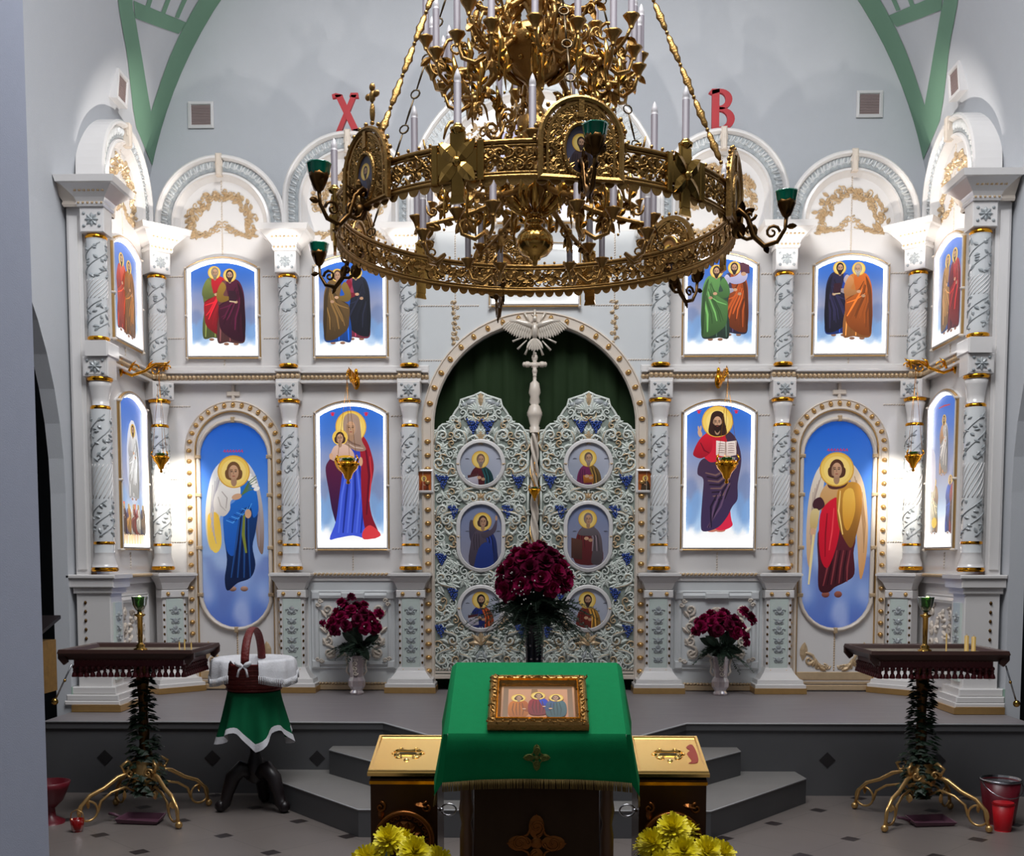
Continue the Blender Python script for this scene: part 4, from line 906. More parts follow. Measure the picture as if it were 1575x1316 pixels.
# --- deacon doors
def angel_l(P):
    P.poly([(347, 712), (332, 724), (323, 752), (318, 790), (320, 830), (328, 846), (336, 810), (346, 776), (350, 744)], (226, 230, 240), (206, 186, 140)); P.poly([(322, 792), (338, 792), (342, 836), (332, 850), (322, 832)], (226, 180, 62), (236, 200, 90))
    P.poly([(380, 712), (394, 726), (403, 756), (408, 800), (406, 850), (398, 840), (394, 800), (386, 760)], (214, 216, 226), (120, 96, 84))
    for k in range(5): P.stroke([(346-k*4, 722+k*6), (334-k*2, 760+k*8), (326+k*2, 812+k*6)], 1.6, (170, 166, 176)); P.stroke([(384+k*3, 724+k*6), (394+k*2, 764+k*8), (400, 816+k*6)], 1.6, (150, 140, 150))
    for x in (358, 376): P.ell(x, 905, 6, 4, (190, 150, 130), (90, 60, 50))
    P.poly([(352, 790), (396, 778), (396, 812), (390, 840), (394, 868), (386, 888), (366, 896), (350, 908), (346, 890), (350, 860), (346, 820)], (20, 60, 120), (12, 24, 56))
    P.poly([(366, 744), (390, 738), (398, 758), (400, 786), (392, 796), (388, 780), (374, 786), (370, 812), (362, 852), (350, 846), (345, 800), (352, 780), (366, 768)], (34, 112, 204), (26, 84, 176))
    for k in range(7): P.stroke([(372+k*2, 788), (366+k*3, 826), (356+k*5, 888)], 2.6, (10, 22, 60) if k % 2 else (36, 76, 140)); P.stroke([(350+k*4, 800-k*3), (360+k*4, 804-k*3), (372+k*3, 792-k*3)], 2.2, (18, 70, 150) if k % 2 else (76, 150, 226))
    P.stroke([(378, 792), (376, 822), (380, 850)], 5, (120, 128, 50))
    P.poly([(350, 742), (338, 752), (331, 770), (333, 786), (346, 794), (356, 784), (358, 770), (372, 762), (370, 744)], (236, 232, 228), (204, 196, 190)); P.stroke([(344, 756), (352, 766), (350, 782)], 2, (170, 160, 156)); P.stroke([(338, 764), (342, 778), (350, 786)], 2, (180, 172, 166))
    P.ell(367, 764, 8, 4.5, SKIN, a=-.3); P.ell(384, 790, 5, 7, SKIN)
    for k in range(5): P.stroke([(374, 762), (386, 754-k*3), (398, 752-k*5)], 1.6, (90, 120, 70)); P.ell(398-k*3, 752-k*5, 5, 3, (238, 234, 230), a=-.4)
    head(P, 363, 726, 11, (112, 76, 46), None, halo=25)
    for k in range(7): P.stroke([(348+k*4.4, 696), (350+k*4.4, 693), (351+k*4.4, 697)], 1.8, (214, 40, 70))
def angel_r(P):
    P.poly([(1268, 708), (1255, 716), (1245, 750), (1241, 800), (1243, 850), (1249, 862), (1254, 820), (1262, 770)], (226, 218, 206), (190, 150, 110)); P.poly([(1302, 706), (1316, 714), (1328, 744), (1334, 800), (1332, 850), (1324, 880), (1318, 820), (1312, 760)], (226, 206, 180), (200, 140, 80))
    for k in range(5): P.stroke([(1262-k*3, 724+k*6), (1252-k*1, 760+k*8), (1246+k, 812+k*8)], 1.6, (170, 150, 140)); P.stroke([(1312+k*3, 724+k*6), (1322+k*2, 764+k*8), (1328, 816+k*6)], 1.6, (170, 130, 90))
    for x in (1272, 1291): P.ell(x, 903, 6, 5, (160, 96, 80), (90, 44, 40))
    P.poly([(1262, 800), (1312, 812), (1313, 840), (1315, 872), (1302, 884), (1286, 892), (1276, 900), (1262, 896), (1260, 860)], (96, 30, 44), (56, 16, 26))
    for k in range(7): P.stroke([(1278+k*5, 836), (1274+k*5, 862), (1268+k*6, 890-k)], 2.6, (40, 10, 20) if k % 2 else (130, 54, 60))
    P.poly([(1270, 736), (1285, 730), (1300, 734), (1306, 756), (1292, 776), (1266, 780), (1260, 756)], (212, 168, 116), (190, 140, 80))
    P.poly([(1264, 774), (1288, 756), (1292, 790), (1288, 826), (1275, 862), (1264, 850), (1260, 812)], (214, 26, 50), (186, 14, 40)); P.stroke([(1272, 780), (1270, 810), (1270, 846)], 2.4, (140, 8, 30)); P.stroke([(1282, 772), (1280, 806), (1276, 836)], 2.2, (238, 70, 80))
    P.poly([(1288, 744), (1304, 733), (1321, 739), (1324, 772), (1318, 806), (1310, 832), (1300, 822), (1290, 800), (1286, 770)], (206, 146, 54), (120, 74, 26)); P.poly([(1296, 750), (1310, 744), (1314, 776), (1304, 806), (1296, 790)], (240, 190, 84), (206, 140, 40)); P.stroke([(1291, 746), (1289, 776), (1296, 812)], 2.4, (250, 214, 130))
    P.poly([(1252, 760), (1262, 756), (1268, 768), (1258, 776), (1250, 770)], (70, 34, 44)); P.poly([(1250, 774), (1259, 776), (1257, 800), (1248, 804), (1246, 786)], (216, 196, 140), (190, 160, 100)); P.ell(1251, 808, 4, 6, SKIN); P.stroke([(1252, 812), (1249, 850), (1246, 888)], 4, (226, 206, 150))
    P.poly([(1272, 734), (1285, 728), (1302, 730), (1298, 740), (1285, 744), (1274, 742)], (84, 44, 40)); head(P, 1285, 714, 11, (82, 48, 34), None, halo=26)
    for k in range(7): P.stroke([(1270+k*4.6, 686), (1272+k*4.6, 683), (1273+k*4.6, 687)], 1.8, (214, 40, 70))
def dsky(fu, fv):
    st = [(0, (70, 96, 172)), (.12, (96, 124, 190)), (.30, (150, 172, 212)), (.5, (128, 162, 216)), (.75, (66, 124, 214)), (1, (28, 96, 204))]
    for (a, c), (b, d) in zip(st, st[1:]):
        if fv <= b: col = mixc(c, d, (fv-a)/(b-a)); break
    n = noise.noise((fu*1.6, fv*6, 3.1))
    if fv < .36: col = mixc(col, (176, 186, 220) if n > 0 else (84, 104, 170), min(.6, abs(n)*1.6))
    return col
M['door_pic_glow'] = picmat('unlit_print_added_glow', .45, .55)  # added glow brightens the door pictures, which have no lamp behind them
for s, lab, px, pf in ((-1, 'left deacon door, tall oval-ended panel of an angel in blue holding lilies', (364, 965, .005), angel_l), (1, 'right deacon door, tall oval-ended panel of an angel with shield and red robe', (1287, 955, .005), angel_r)):
    t = thing('deacon_door', lab, 'door', (s*2.297, 0, PZ_), 0, 'side doors of the altar screen')
    part(t, 'door_leaf', M['ceramic'], lambda b: b.prism([(.30, .01), (.30, 1.84)]+arc(0, 1.84, .30, 0, 180, 24)[1:]+[(-.30, .01)], .001, .012))
    pth = [(.315, .0), (.315, 1.84)]+arc(0, 1.84, .315, 0, 180, 30)[1:-1]+[(-.315, 1.84), (-.315, .0)]
    fr = part(t, 'door_frame', M['cream'], lambda b: b.sweep(pth, [(-.022, 0), (-.022, .03), (-.012, .038), (0, .034), (.006, .02), (.05, .018), (.056, .024), (.064, .018), (.064, 0)]))
    scatter(fr, 'gilded_stud', M['gilt'], lambda b: b.blob(0, 0, .022, .018, 0, .026, 0, 8), [(.345*math.cos(a), 1.84+.345*math.sin(a), .018, a) for a in [i*PI/16 for i in range(17)]]+[(q*.345, 1.76-k*.088, .018, 0) for q in (-1, 1) for k in range(20)])
    part(fr, 'gilt_line', M['gilt'], lambda b: b.sweep(pth, [(-.026, .02), (-.024, .036), (-.018, .036), (-.016, .02)]))
    zc0, zc1 = .485, 2.055
    sp = stadium(.262, zc0, zc1)
    pf_ = part(t, 'picture_frame', M['cream'], lambda b: b.sweep([sp[i] for i in range(len(sp)-1)], [(.026, .01), (.028, .03), (.018, .046), (.008, .046), (-.002, .03), (-.004, .012)], closed=True, smooth=True))
    scatter(pf_, 'frame_band', M['gilt_pale'], lambda b: b.box(-.022, .022, -.014, .014, 0, .032, .006), [(q*.274, v, .02) for q in (-1, 1) for v in (.74, 1.1, 1.5, 1.79)]+[(0, v, .02, PI/2) for v in (zc0-.014, zc1+.014)])
    o = stadium(.262, zc0, zc1); P = Pic(o[:-1], *(px[0], px[1]+.485/px[2], px[2])); P.bg(dsky); pf(P); P.build('picture', M['door_pic_glow'], t, (0, -.0125, 0))
    def cv(b):
        rope(b, .16, .47, 0, .012, .006, .018, True)
        for q in (-1, 1):
            b.curl(q*.19, .24, .05, PI/2, q, r=.011, tail=.06, w=.014); b.leaf(q*.24, .24, .14, .03, PI/2+q*.1, .02, .012)
            for k in range(5): b.leaf(q*(.20-k*.035), .20-.01*k, .07, .018, PI/2+q*(.9-.5*k), .02, .012); b.curl(q*(.13-k*.02), .19, .025, R.uniform(0, 6), q, r=.007, w=.012, seg=9)
    part(t, 'scroll_carving', M['gilt_pale'], cv)
    part(t, 'bottom_rail', M['gilt_pale'], lambda b: [b.box(-.30, .30, .01, .05, .012, .03, .004), b.box(-.30, .30, .06, .075, .012, .025), b.box(-.30, .30, .09, .15, .012, .022, .004)])
# ================================================================ royal doors
def bust(P, x, y, r, robe, mantle, hair, beard, item=None, m=1, veil=None, wing=False, low=False):
    """half figure filling a medallion of radius r (px), head at (x, y)"""
    X = lambda u: x+m*u*r
    if wing: P.poly([(X(-.25), y+.3*r), (X(-.75), y-.1*r), (X(-.8), y+.9*r), (X(-.5), y+1.5*r), (X(-.3), y+.9*r)], (84, 74, 84), (60, 56, 80))
    P.poly([(X(-.22), y+.42*r), (X(.22), y+.42*r), (X(.62), y+.75*r), (X(.80), y+1.4*r), (X(.8), y+2.6*r), (X(-.75), y+2.6*r), (X(-.75), y+1.4*r), (X(-.58), y+.75*r)], robe, dk(robe, .7))
    P.poly([(X(.0), y+.45*r), (X(.24), y+.42*r), (X(.64), y+.75*r), (X(.84), y+1.4*r), (X(.82), y+2.6*r), (X(.2), y+2.6*r), (X(.3), y+1.5*r)], mantle, dk(mantle, .6))
    for k in range(4): P.stroke([(X(.12+.1*k), y+.6*r), (X(.3+.09*k), y+1.1*r), (X(.25+.14*k), y+1.9*r)], .07*r, dk(mantle, .55 if k % 2 else 1.3))
    for k in range(3): P.stroke([(X(-.5+.13*k), y+.7*r), (X(-.55+.16*k), y+1.1*r), (X(-.5+.15*k), y+1.7*r)], .06*r, dk(robe, .6))
    if veil: P.poly([(X(-.3), y-.2*r), (X(0), y-.5*r), (X(.3), y-.2*r), (X(.38), y+.5*r), (X(.6), y+.9*r), (X(0), y+1.0*r), (X(-.6), y+.9*r), (X(-.38), y+.5*r)], veil, dk(veil, .75))
    head(P, x, y, .27*r, hair, beard, halo=.56*r, veil=veil, turn=.4*m)
    if item == 'book': P.poly([(X(-.85), y+1.0*r), (X(-.2), y+.9*r), (X(-.15), y+1.6*r), (X(-.78), y+1.7*r)], (210, 204, 210), (150, 144, 160), sm=False); P.poly([(X(-.85), y+1.0*r), (X(-.2), y+.9*r), (X(-.2), y+1.05*r), (X(-.84), y+1.18*r)], (80, 40, 40), sm=False)
    if item == 'box': P.poly([(X(-.35), y+1.1*r), (X(.3), y+1.05*r), (X(.35), y+1.55*r), (X(-.3), y+1.6*r)], (196, 120, 40), (130, 70, 24), sm=False)
    if item == 'hand': P.poly([(X(-.1), y+.7*r), (X(.5), y+.45*r), (X(.78), y-.1*r), (X(.86), y-.1*r), (X(.74), y+.6*r), (X(.1), y+1.0*r)], dk(robe, 1.1), dk(robe, .8)); P.ell(X(.8), y-.22*r, .07*r, .16*r, SKIN)
    if item == 'desk': P.poly([(X(-1.0), y+1.1*r), (X(-.35), y+1.25*r), (X(-.35), y+2.4*r), (X(-1.0), y+2.3*r)], (98, 62, 48), (66, 40, 34), sm=False)
    if item not in ('hand',): P.ell(X(-.1), y+1.15*r, .14*r, .1*r, SKIN); P.ell(X(.15), y+1.25*r, .13*r, .1*r, dk(SKIN, .9))
MED = lambda u, v: mixc((150, 156, 172), (188, 192, 206), v+.25*u)
MED2 = lambda u, v: mixc((150, 146, 160), (124, 138, 176), v)
def gold_or(b): pass
# one leaf: local u about its middle, v from the leaf's foot
LW = .372
def top_prof():
    half = [(0, 2.19), (.05, 2.165), (.10, 2.15), (.15, 2.135), (.16, 2.09), (.19, 2.05), (.22, 2.00), (.25, 1.955), (.29, 1.95), (.315, 1.93), (.33, 1.905), (LW, 1.90)]
    return half
def grapes(b, u, v, n=22, s=1.):
    for i in range(n):
        row = int((math.sqrt(8*i+1)-1)/2); k = i-row*(row+1)//2
        b.sphere(u+s*(k-row/2)*.0155+R.uniform(-.004, .004), v+s*(row*.016-.05)+R.uniform(-.005, .005), .016, .0092*s, 6, 4)
def royal_leaf(s):
    lab = 'left leaf of the royal doors with three painted medallions and grape carving' if s < 0 else 'right leaf of the royal doors with three painted medallions and grape carving'
    t = thing('royal_door', lab, 'door', (s*.41, 0, .545), 0, 'royal door leaves')
    hp = top_prof()
    outl = [(LW, 0)]+hp[::-1]+[(-u, v) for u, v in hp[1:]]+[(-LW, 0)]
    part(t, 'door_leaf', M['door_ground'], lambda b: b.prism(outl, -.025, .0))
    edge = hp[::-1]+[(-u, v) for u, v in hp[1:]]
    part(t, 'door_edge', M['mint_relief'], lambda b: [b.tube([(u, v-.006, .002) for u, v in edge], .010, 6), b.tube([(s_*(LW-.012), v, .0) for s_ in (1,) for v in (.1, 1.9)], .006, 5), b.tube([(-(LW-.012), .1, 0), (-(LW-.012), 1.9, 0)], .006, 5)])
    part(t, 'bottom_rail', M['cream'], lambda b: [b.box(-LW, LW, .0, .035, 0, .02, .004), b.box(-LW, LW, .045, .06, 0, .014), rope(b, -LW, LW, .075, 0, .01, .022)])
    meds = [(1.645, .165, .165, 'r'), (1.095, .165, .25, 'o'), (.545, .16, .16, 'r')]
    # relief, symmetric about the middle of the leaf
    b1, b3, b4 = MB(), MB(), MB()
    rr = random.Random(5)
    def free(u, v, m=.0):
        for mv, mw, mh, k in meds:
            if k == 'r' and math.hypot(u, v-mv) < mw+.02+m: return False
            if k == 'o':
                dv = max(0, abs(v-mv)-(mh-mw))
                if math.hypot(u, dv) < mw+.02+m: return False
        tv = 1.9
        for (a, c), (d, e) in zip(hp, hp[1:]):
            if a <= abs(u) <= d: tv = c+(e-c)*(abs(u)-a)/max(d-a, 1e-6)
        return abs(u) < LW-.03 and .09 < v < tv-.03
    pts = []
    tries = 0
    while tries < 9000:
        tries += 1; u, v = rr.uniform(.0, LW), rr.uniform(.1, 2.16)
        if free(u, v, .015) and all(math.hypot(u-a, v-c) > .041 for a, c in pts): pts.append((u, v))
    gr = [(.055, 1.93), (.29, 1.515), (.205, 1.29), (.30, .93), (.21, .66), (.31, .38)]
    for (u, v) in pts:
        if any(math.hypot(u-a, v-(c-.0)) < .055 for a, c in gr): continue
        kind = rr.random(); ang = rr.uniform(0, 2*PI); sz = rr.uniform(.026, .04); fl = rr.choice((1, -1))
        for q in (1, -1):
            a = ang if q > 0 else PI-ang
            if kind < .40: b1.curl(q*u, v, sz, a, fl*q, r=.0075, turns=1.2, tail=.035, w=.006, seg=11)
            elif kind < .62: b1.acanthus(q*u-math.cos(a)*.035, v-math.sin(a)*.035, .075, a, .016, .002)
            elif kind < .82:
                b1.leaf(q*u-math.cos(a)*.03, v-math.sin(a)*.03, .08, .016, a, .018, .002, .6*q*fl); b1.leaf(q*u, v, .05, .012, a+q*.9, .014, .002)
            else: b3.curl(q*u, v, sz, a, fl*q, r=.007, turns=1.1, tail=.045, w=.007, seg=11)
    for (u, v) in gr:
        for q in (1, -1): part(t, 'grape_cluster', M['grape'], lambda b: grapes(b, q*u, v, 22 if v > 1.3 else 19)); b1.acanthus(q*u, v+.07, .07, -PI/2+q*.3, .016, .004)
    # big C scrolls framing the medallions, gilt edged
    for q in (1, -1):
        for (u, v, sz, a, f, tl) in ((.17, 1.86, .05, PI, -1, .06), (.29, 1.86, .045, 0, 1, .07), (.315, 1.65, .055, -PI/2, 1, .06), (.11, 1.40, .05, PI/2, -1, .09), (.06, 1.385, .04, PI/2, 1, .05), (.26, 1.22, .05, PI/2, -1, .12), (.29, 1.30, .04, 0, 1, .06), (.30, .78, .05, -PI/2, 1, .1), (.07, .795, .036, PI/2, -1, .04), (.27, .50, .045, -PI/2, -1, .08), (.22, .30, .05, PI/2, 1, .1), (.12, .26, .05, PI/2, -1, .07), (.30, .15, .062, PI/2, -1, .08), (.11, .13, .045, PI/2, 1, .06)):
            b1.curl(q*u, v, sz, a if q > 0 else PI-a, f*q, r=.0105, turns=1.3, tail=tl, w=.012)
            b3.curl(q*u, v, sz+.006, a if q > 0 else PI-a, f*q, r=.0045, turns=.8, tail=tl, w=.018, seg=9)
        b1.tube([(q*.02, 1.83, .012), (q*.05, 1.86, .016), (q*.09, 1.84, .016), (q*.12, 1.80, .01)], .009, 5)
        for k in range(5): b1.leaf(q*.02, 2.03+.005*k, .13-.01*k, .022, PI/2-q*(.1+.33*k), .02, .004)
        b4.blob(q*.07, 2.11, .05, .03, -q*.3, .024, 0); b4.blob(q*.125, 2.09, .025, .025, 0, .022, 0)
        for k in range(3): b4.leaf(q*.04, .14+k*.09, .09, .02, PI/2+q*.4, .016, .004)
    b3.leaf(0, 2.08, .10, .03, PI/2, .026, .004); b3.leaf(0, 1.83, .07, .03, PI/2, .02, .004); b3.acanthus(0, .26, .13, PI/2, .02, .006)
    for k in range(5): b3.leaf(0, 1.385, .05, .012, PI/2+(k-2)*.6, .018, .006)
    b1.build('vine_carving', M['mint_relief'], t); b3.build('gilded_scrolls', M['gilt_pale'], t); b4.build('blue_flowers', M['blue_leaf'], t)
    figs = {(-1, 0): ((742, 708), (96, 30, 40), (30, 74, 78), (120, 90, 70), (150, 130, 120), 'book'), (-1, 1): ((745, 804), (92, 80, 96), (44, 60, 130), (72, 46, 40), None, 'hand'), (-1, 2): ((742, 922), (34, 50, 130), (180, 80, 40), (34, 24, 22), (34, 24, 22), 'book'),
            (1, 0): ((906, 706), (130, 44, 96), (130, 100, 50), (110, 90, 80), (170, 150, 140), 'box'), (1, 1): ((906, 800), (120, 40, 44), (118, 104, 110), (104, 92, 100), None, 'desk'), (1, 2): ((906, 922), (130, 44, 34), (190, 140, 60), (60, 36, 30), (60, 36, 30), None)}
    for k, (mv, mw, mh, kd) in enumerate(meds):
        o = arc(0, mv, mw, 0, 360, 36)[:-1] if kd == 'r' else stadium(mw, mv-mh, mv+mh)[:-1]
        if kd != 'r': o = [p for i, p in enumerate(o) if i == 0 or math.hypot(p[0]-o[i-1][0], p[1]-o[i-1][1]) > 1e-5]
        f = part(t, 'medallion_frame', M['ceramic'], lambda b: b.sweep(o, [(.022, 0), (.024, .02), (.014, .03), (.004, .024), (0, .03), (-.006, .026), (-.008, .004)], closed=True, smooth=True))
        scatter(f, 'frame_knot', M['gilt_pale'], lambda b: b.blob(0, 0, .02, .01, 0, .03, 0), [(q*(mw+.008), mv, .006) for q in (-1, 1)])
        (hx, hy), rb, mn, hr, bd, it = figs[(s, k)]
        scx = .00493; cx = 742 if s < 0 else 906; y0 = {0: 715, 1: 827, 2: 935}[k]
        P = Pic(o, cx, y0+mv/scx, scx); P.bg(MED2 if k == 1 else MED, 12, 16)
        bust(P, hx, hy, 24 if k != 1 else 26, rb, mn, hr, bd, it, 1, veil=(128, 116, 122) if (s, k) == (1, 1) else None, wing=(s, k) == (-1, 1))
        if (s, k) == (-1, 1): P.poly([(738, 846), (758, 840), (760, 900), (730, 900)], (40, 64, 140), (30, 50, 120))
        for q in (-1, 1): P.stroke([(cx+q*24, y0-8), (cx+q*24+3, y0-8.4), (cx+q*24+6, y0-8)], 1.3, (90, 90, 100))
        P.build('medallion_picture', M['pic'], f, (0, -.004, 0))
    return t
rl = royal_leaf(-1); royal_leaf(1)
# the twisted centre post with its cross (fixed to the left leaf: its own thing here)
t = thing('door_post', 'twisted white and gold post with cross finial between the royal doors', 'post', (0, 0, .545))
def twist(b):
    n = 60
    for k in range(3): b.tube([(.022*math.cos(i*.42+k*2*PI/3), .05+1.83*i/n, .012+.022*math.sin(i*.42+k*2*PI/3)) for i in range(n+1)], .013, 5)
    b.lathe([(.02, .0), (.02, 1.9)], 0, .012, 10)
part(t, 'twisted_shaft', M['cream'], twist, label='pale spiral shaft')
part(t, 'gilded_strand', M['gilt'], lambda b: b.tube([(.034*math.cos(i*.21+.6), .05+1.83*i/120, .012+.034*math.sin(i*.21+.6)) for i in range(121)], .006, 4))
part(t, 'finial_vase', M['cream'], lambda b: b.lathe([(.032, 1.88), (.034, 1.92), (.028, 1.93), (.046, 2.0), (.05, 2.01), (.05, 2.03), (.034, 2.08), (.026, 2.09), (.036, 2.11), (.03, 2.15), (.040, 2.18), (.03, 2.25), (.012, 2.27), (.012, 2.32)], 0, .012, 14, 0, True, lambda a, h: 1.15))
def crx(b):
    for (u, v, ru, rv) in ((0, 2.385, .034, .028), (-.055, 2.39, .03, .024), (.055, 2.39, .03, .024), (0, 2.44, .024, .032), (0, 2.34, .02, .03), (-.08, 2.39, .014, .02), (.08, 2.39, .014, .02), (0, 2.47, .016, .014)):
        b.blob(u, v, ru, rv, 0, .022, .012, 10); b.blob(u, v, ru, rv, 0, -.01, .012, 10)
    b.box(-.075, .075, 2.377, 2.403, .004, .028, .004); b.box(-.014, .014, 2.30, 2.46, .004, .028, .004)
part(t, 'cross', M['cream'], crx)
# dove with rays over the doors
t = thing('dove_emblem', 'white dove with spread wings and gilded rays in the top of the arch', 'emblem', (0, -.03, 3.17)); t.scale = (.84,)*3
def dove(b):
    b.blob(0, .02, .034, .085, 0, .05, .0, 12); b.sphere(0, .115, .03, .022, 10, 6, 1.2); b.leaf(-.004, .13, .04, .01, 2.5, .012, .04)
    for k in range(7): b.leaf(0, -.05, .12, .022, -PI/2+(k-3)*.22, .012, .01)
    for q in (-1, 1):
        b.tube([(q*.02, .05, .02), (q*.08, .075, .022), (q*.15, .095, .02), (q*.23, .10, .016)], [.024, .024, .018, .008], 8, flat=.6)
        for k in range(13):
            tt = k/12; u = .03+.19*tt; v = .05+.05*tt; b.leaf(q*u, v, .135-.05*abs(tt-.4), .016, (-PI/2+q*(.15+.75*tt)), .010, .006+.0008*k)
        for k in range(9): tt = k/8; b.leaf(q*(.04+.13*tt), .06+.035*tt, .07, .014, -PI/2+q*(.2+.6*tt), .008, .016)
part(t, 'dove', M['ray_gilt'], dove)
for a in list(range(-180, 1, 22))+[40, 62, 118, 140, 90]:
    ar = math.radians(a); L0, L1 = (.10, .215) if a <= 0 else (.09, .20)
    part(t, 'ray', M['ray_gilt'], lambda b: b.tube([(L0*math.cos(ar), .0+L0*math.sin(ar), .0), (L1*math.cos(ar), L1*math.sin(ar), .0)], [.005, .0115], 6))
# little framed icons beside the doors
def mini(label, x, z, robe):
    t = thing('small_icon', label, 'icon', (x, -.02, z)); W, H = .055, .07
    rect = [(W, -H), (W, H), (-W, H), (-W, -H)]
    part(t, 'frame', M['ceramic'], lambda b: b.sweep(rect, [(.018, -.02), (.018, .02), (.006, .024), (0, .014), (0, -.02)], closed=True))
    P = Pic(rect, 0, 0, .005); P.bg(lambda u, v: (178, 96, 40), 4, 4); bust(P, 0, -4, 8, robe, dk(robe, .7), (90, 50, 30), (110, 70, 50)); P.build('picture', M['pic'], t, (0, -.002, 0))
mini('tiny framed orange icon left of the royal doors', -.842, 2.06, (170, 70, 30)); mini('tiny framed dark icon right of the royal doors', .842, 2.06, (90, 70, 50))
# ================================================================ hanging and standing oil lamps
def lampcup(t, k=1., glass='lamp_glass', dz=0.):
    part(t, 'glass_cup', M[glass], lambda b: b.lathe([(.014*k, -.03*k), (.03*k, -.022*k), (.038*k, .0), (.039*k, .012*k), (.042*k, .018*k), (.037*k, .016*k), (.034*k, .0), (.0, -.015*k)], v=dz, n=18))
    def bw(b):
        b.lathe([(.004*k, -.105*k), (.010*k, -.10*k), (.006*k, -.085*k), (.016*k, -.078*k), (.024*k, -.055*k), (.046*k, -.03*k), (.050*k, -.010*k), (.045*k, .004*k), (.040*k, -.008*k), (.03*k, -.03*k), (.0, -.04*k)], v=dz, n=20)
        for i in range(10): a = i*2*PI/10; b.sphere(.047*k*math.cos(a), dz-.01*k, .047*k*math.sin(a), .009*k, 6, 4)
        for i in range(3):
            a = i*2*PI/3+.5; b.tube([(.046*k*math.cos(a), dz-.01*k, .046*k*math.sin(a)), (.062*k*math.cos(a), dz+.01*k, .062*k*math.sin(a)), (.052*k*math.cos(a), dz+.03*k, .052*k*math.sin(a))], .005*k, 5)
    part(t, 'gold_bowl', M['gold'], bw)
def hang_lamp(label, x, y, zc, zt, k=1., glass='lamp_glass'):
    t = thing('hanging_oil_lamp', label, 'oil lamp', (x, y, zc), 0, 'gold oil lamps hung before the icons')
    lampcup(t, k, glass)
    for i in range(3):
        a = i*2*PI/3+.5; part(t, 'chain', M['gold'], lambda b: b.tube([(.05*k*math.cos(a), .03*k, .05*k*math.sin(a)), (.0, zt-zc-.05, 0)], .0014, 4))
    part(t, 'hook', M['gold'], lambda b: b.tube([(0, zt-zc-.05, 0), (0, zt-zc, 0)], .003, 4)); return t
def bracket(label, x, y, z, L=.42, rot=0.):
    t = thing('lamp_bracket', label, 'bracket', (x, y, z), rot, 'gilded brackets for the hanging lamps')
    part(t, 'wall_plate', M['gold'], lambda b: [b.lathe([(.0, 0), (.03, 0)], n=4), b.blob(0, 0, .028, .06, 0, .02, 0, 12), b.blob(0, .07, .016, .03, 0, .014, 0, 8)])
    def arm(b):
        b.tube([(0, -.02, .0), (0, -.05, .08), (0, -.02, .17), (0, .03, .25), (0, .035, .34), (0, .0, L)], [.010, .011, .010, .009, .008, .005], 6)
        for (w, v, r, f) in ((.10, .0, .035, 1), (.24, -.015, .035, -1), (.33, .0, .025, 1)):
            b.tube([(0, v+r*(1-i/11)*math.sin(f*i*.62), w+r*(1-i/11)*math.cos(i*.62)) for i in range(11)], .005, 5)
        for w in (.06, .18, .30): b.tube([(0, -.02, w), (.012, .03, w+.02), (0, .05, w+.05)], [.010, .008, .002], 5)
    part(t, 'scroll_arm', M['gold'], arm); return t
for s, lr in ((-1, 'left'), (1, 'right')):
    side_x = -1.345 if s < 0 else 1.375
    bracket('gilded lamp bracket above the %s' % ('icon of the mother and child' if s < 0 else 'icon of the man with the open book'), side_x, -.075, 2.80)
    hang_lamp('gold oil lamp hanging before the %s' % ('icon of the mother and child' if s < 0 else 'icon of the man with the open book'), -1.345 if s < 0 else 1.375, -.49, 2.165, 2.80, 1.5, 'lamp_glass')
    bracket('gilded scroll bracket on the %s angled wing' % lr, s*2.90, -.70, 2.80, .27, -s*PI/2)
    hang_lamp('green glass oil lamp with gold bowl hanging by the %s inner column' % lr, s*2.63, -.70, 2.19, 2.80, 1.1, 'lamp_glass')
hang_lamp('small gold oil lamp hanging on the post between the royal doors', 0, -.10, 1.995, 2.20, .85, 'lamp_glass')
# ================================================================ the great chandelier
CZ = 2.95
ch = thing('chandelier', 'large gilded brass ring chandelier with electric candles hanging on chains', 'chandelier', (0, -2.74, CZ))
OC = (0, 0, -CZ)
RW = lambda u, v, w: (w, v, u)      # arms: u is the distance from the axis
def cpart(name, m, fn, rot=None, warp=None, parent=None, kind=None): return part(parent or ch, name, m, fn, None, rot, OC, warp, kind)
RB = 1.0; TW = 2*PI*RB; rad = math.radians
def ringbar(b, z, r, n=96): b.tube([(RB*math.cos(2*PI*i/n), z, RB*math.sin(2*PI*i/n)) for i in range(n)], r, 6, True)
def rail(b):
    for z, r in ((3.215, .011), (3.198, .006), (3.088, .006), (3.072, .011)): ringbar(b, z, r)
band = cpart('ring_band', M['brass'], rail)
def fil(b):
    rr = random.Random(3); n = 150
    for i in range(n):
        u = TW*(i+.5)/n
        for v, f in ((3.115, 1), (3.172, -1)):
            b.curl(u, v, .024, PI/2*f+rr.uniform(-.4, .4), 1 if i % 2 else -1, r=.0058, turns=1.2, n=4, tail=.02, seg=9)
        b.leaf(u-.015, 3.143, .045, .012, rr.uniform(-1, 1), .010, -.003); b.leaf(u, 3.143, .05, .013, rr.uniform(1.2, 2.6), .010, -.003)
        b.blob(u+.02, 3.143, .012, .012, 0, .012, -.004, 6)
        b.leaf(u+.01, 3.12, .05, .016, rr.uniform(0, 6), .006, -.006); b.leaf(u-.01, 3.17, .05, .016, rr.uniform(0, 6), .006, -.006); b.leaf(u, 3.145, .05, .018, rr.uniform(0, 6), .004, -.008)
        if i % 2: b.leaf(u, 3.10, .04, .012, rr.uniform(0, 6), .008, .0); b.leaf(u, 3.185, .04, .012, rr.uniform(0, 6), .008, .0)
cpart('filigree', M['brass'], fil, None, cyl(RB), band)
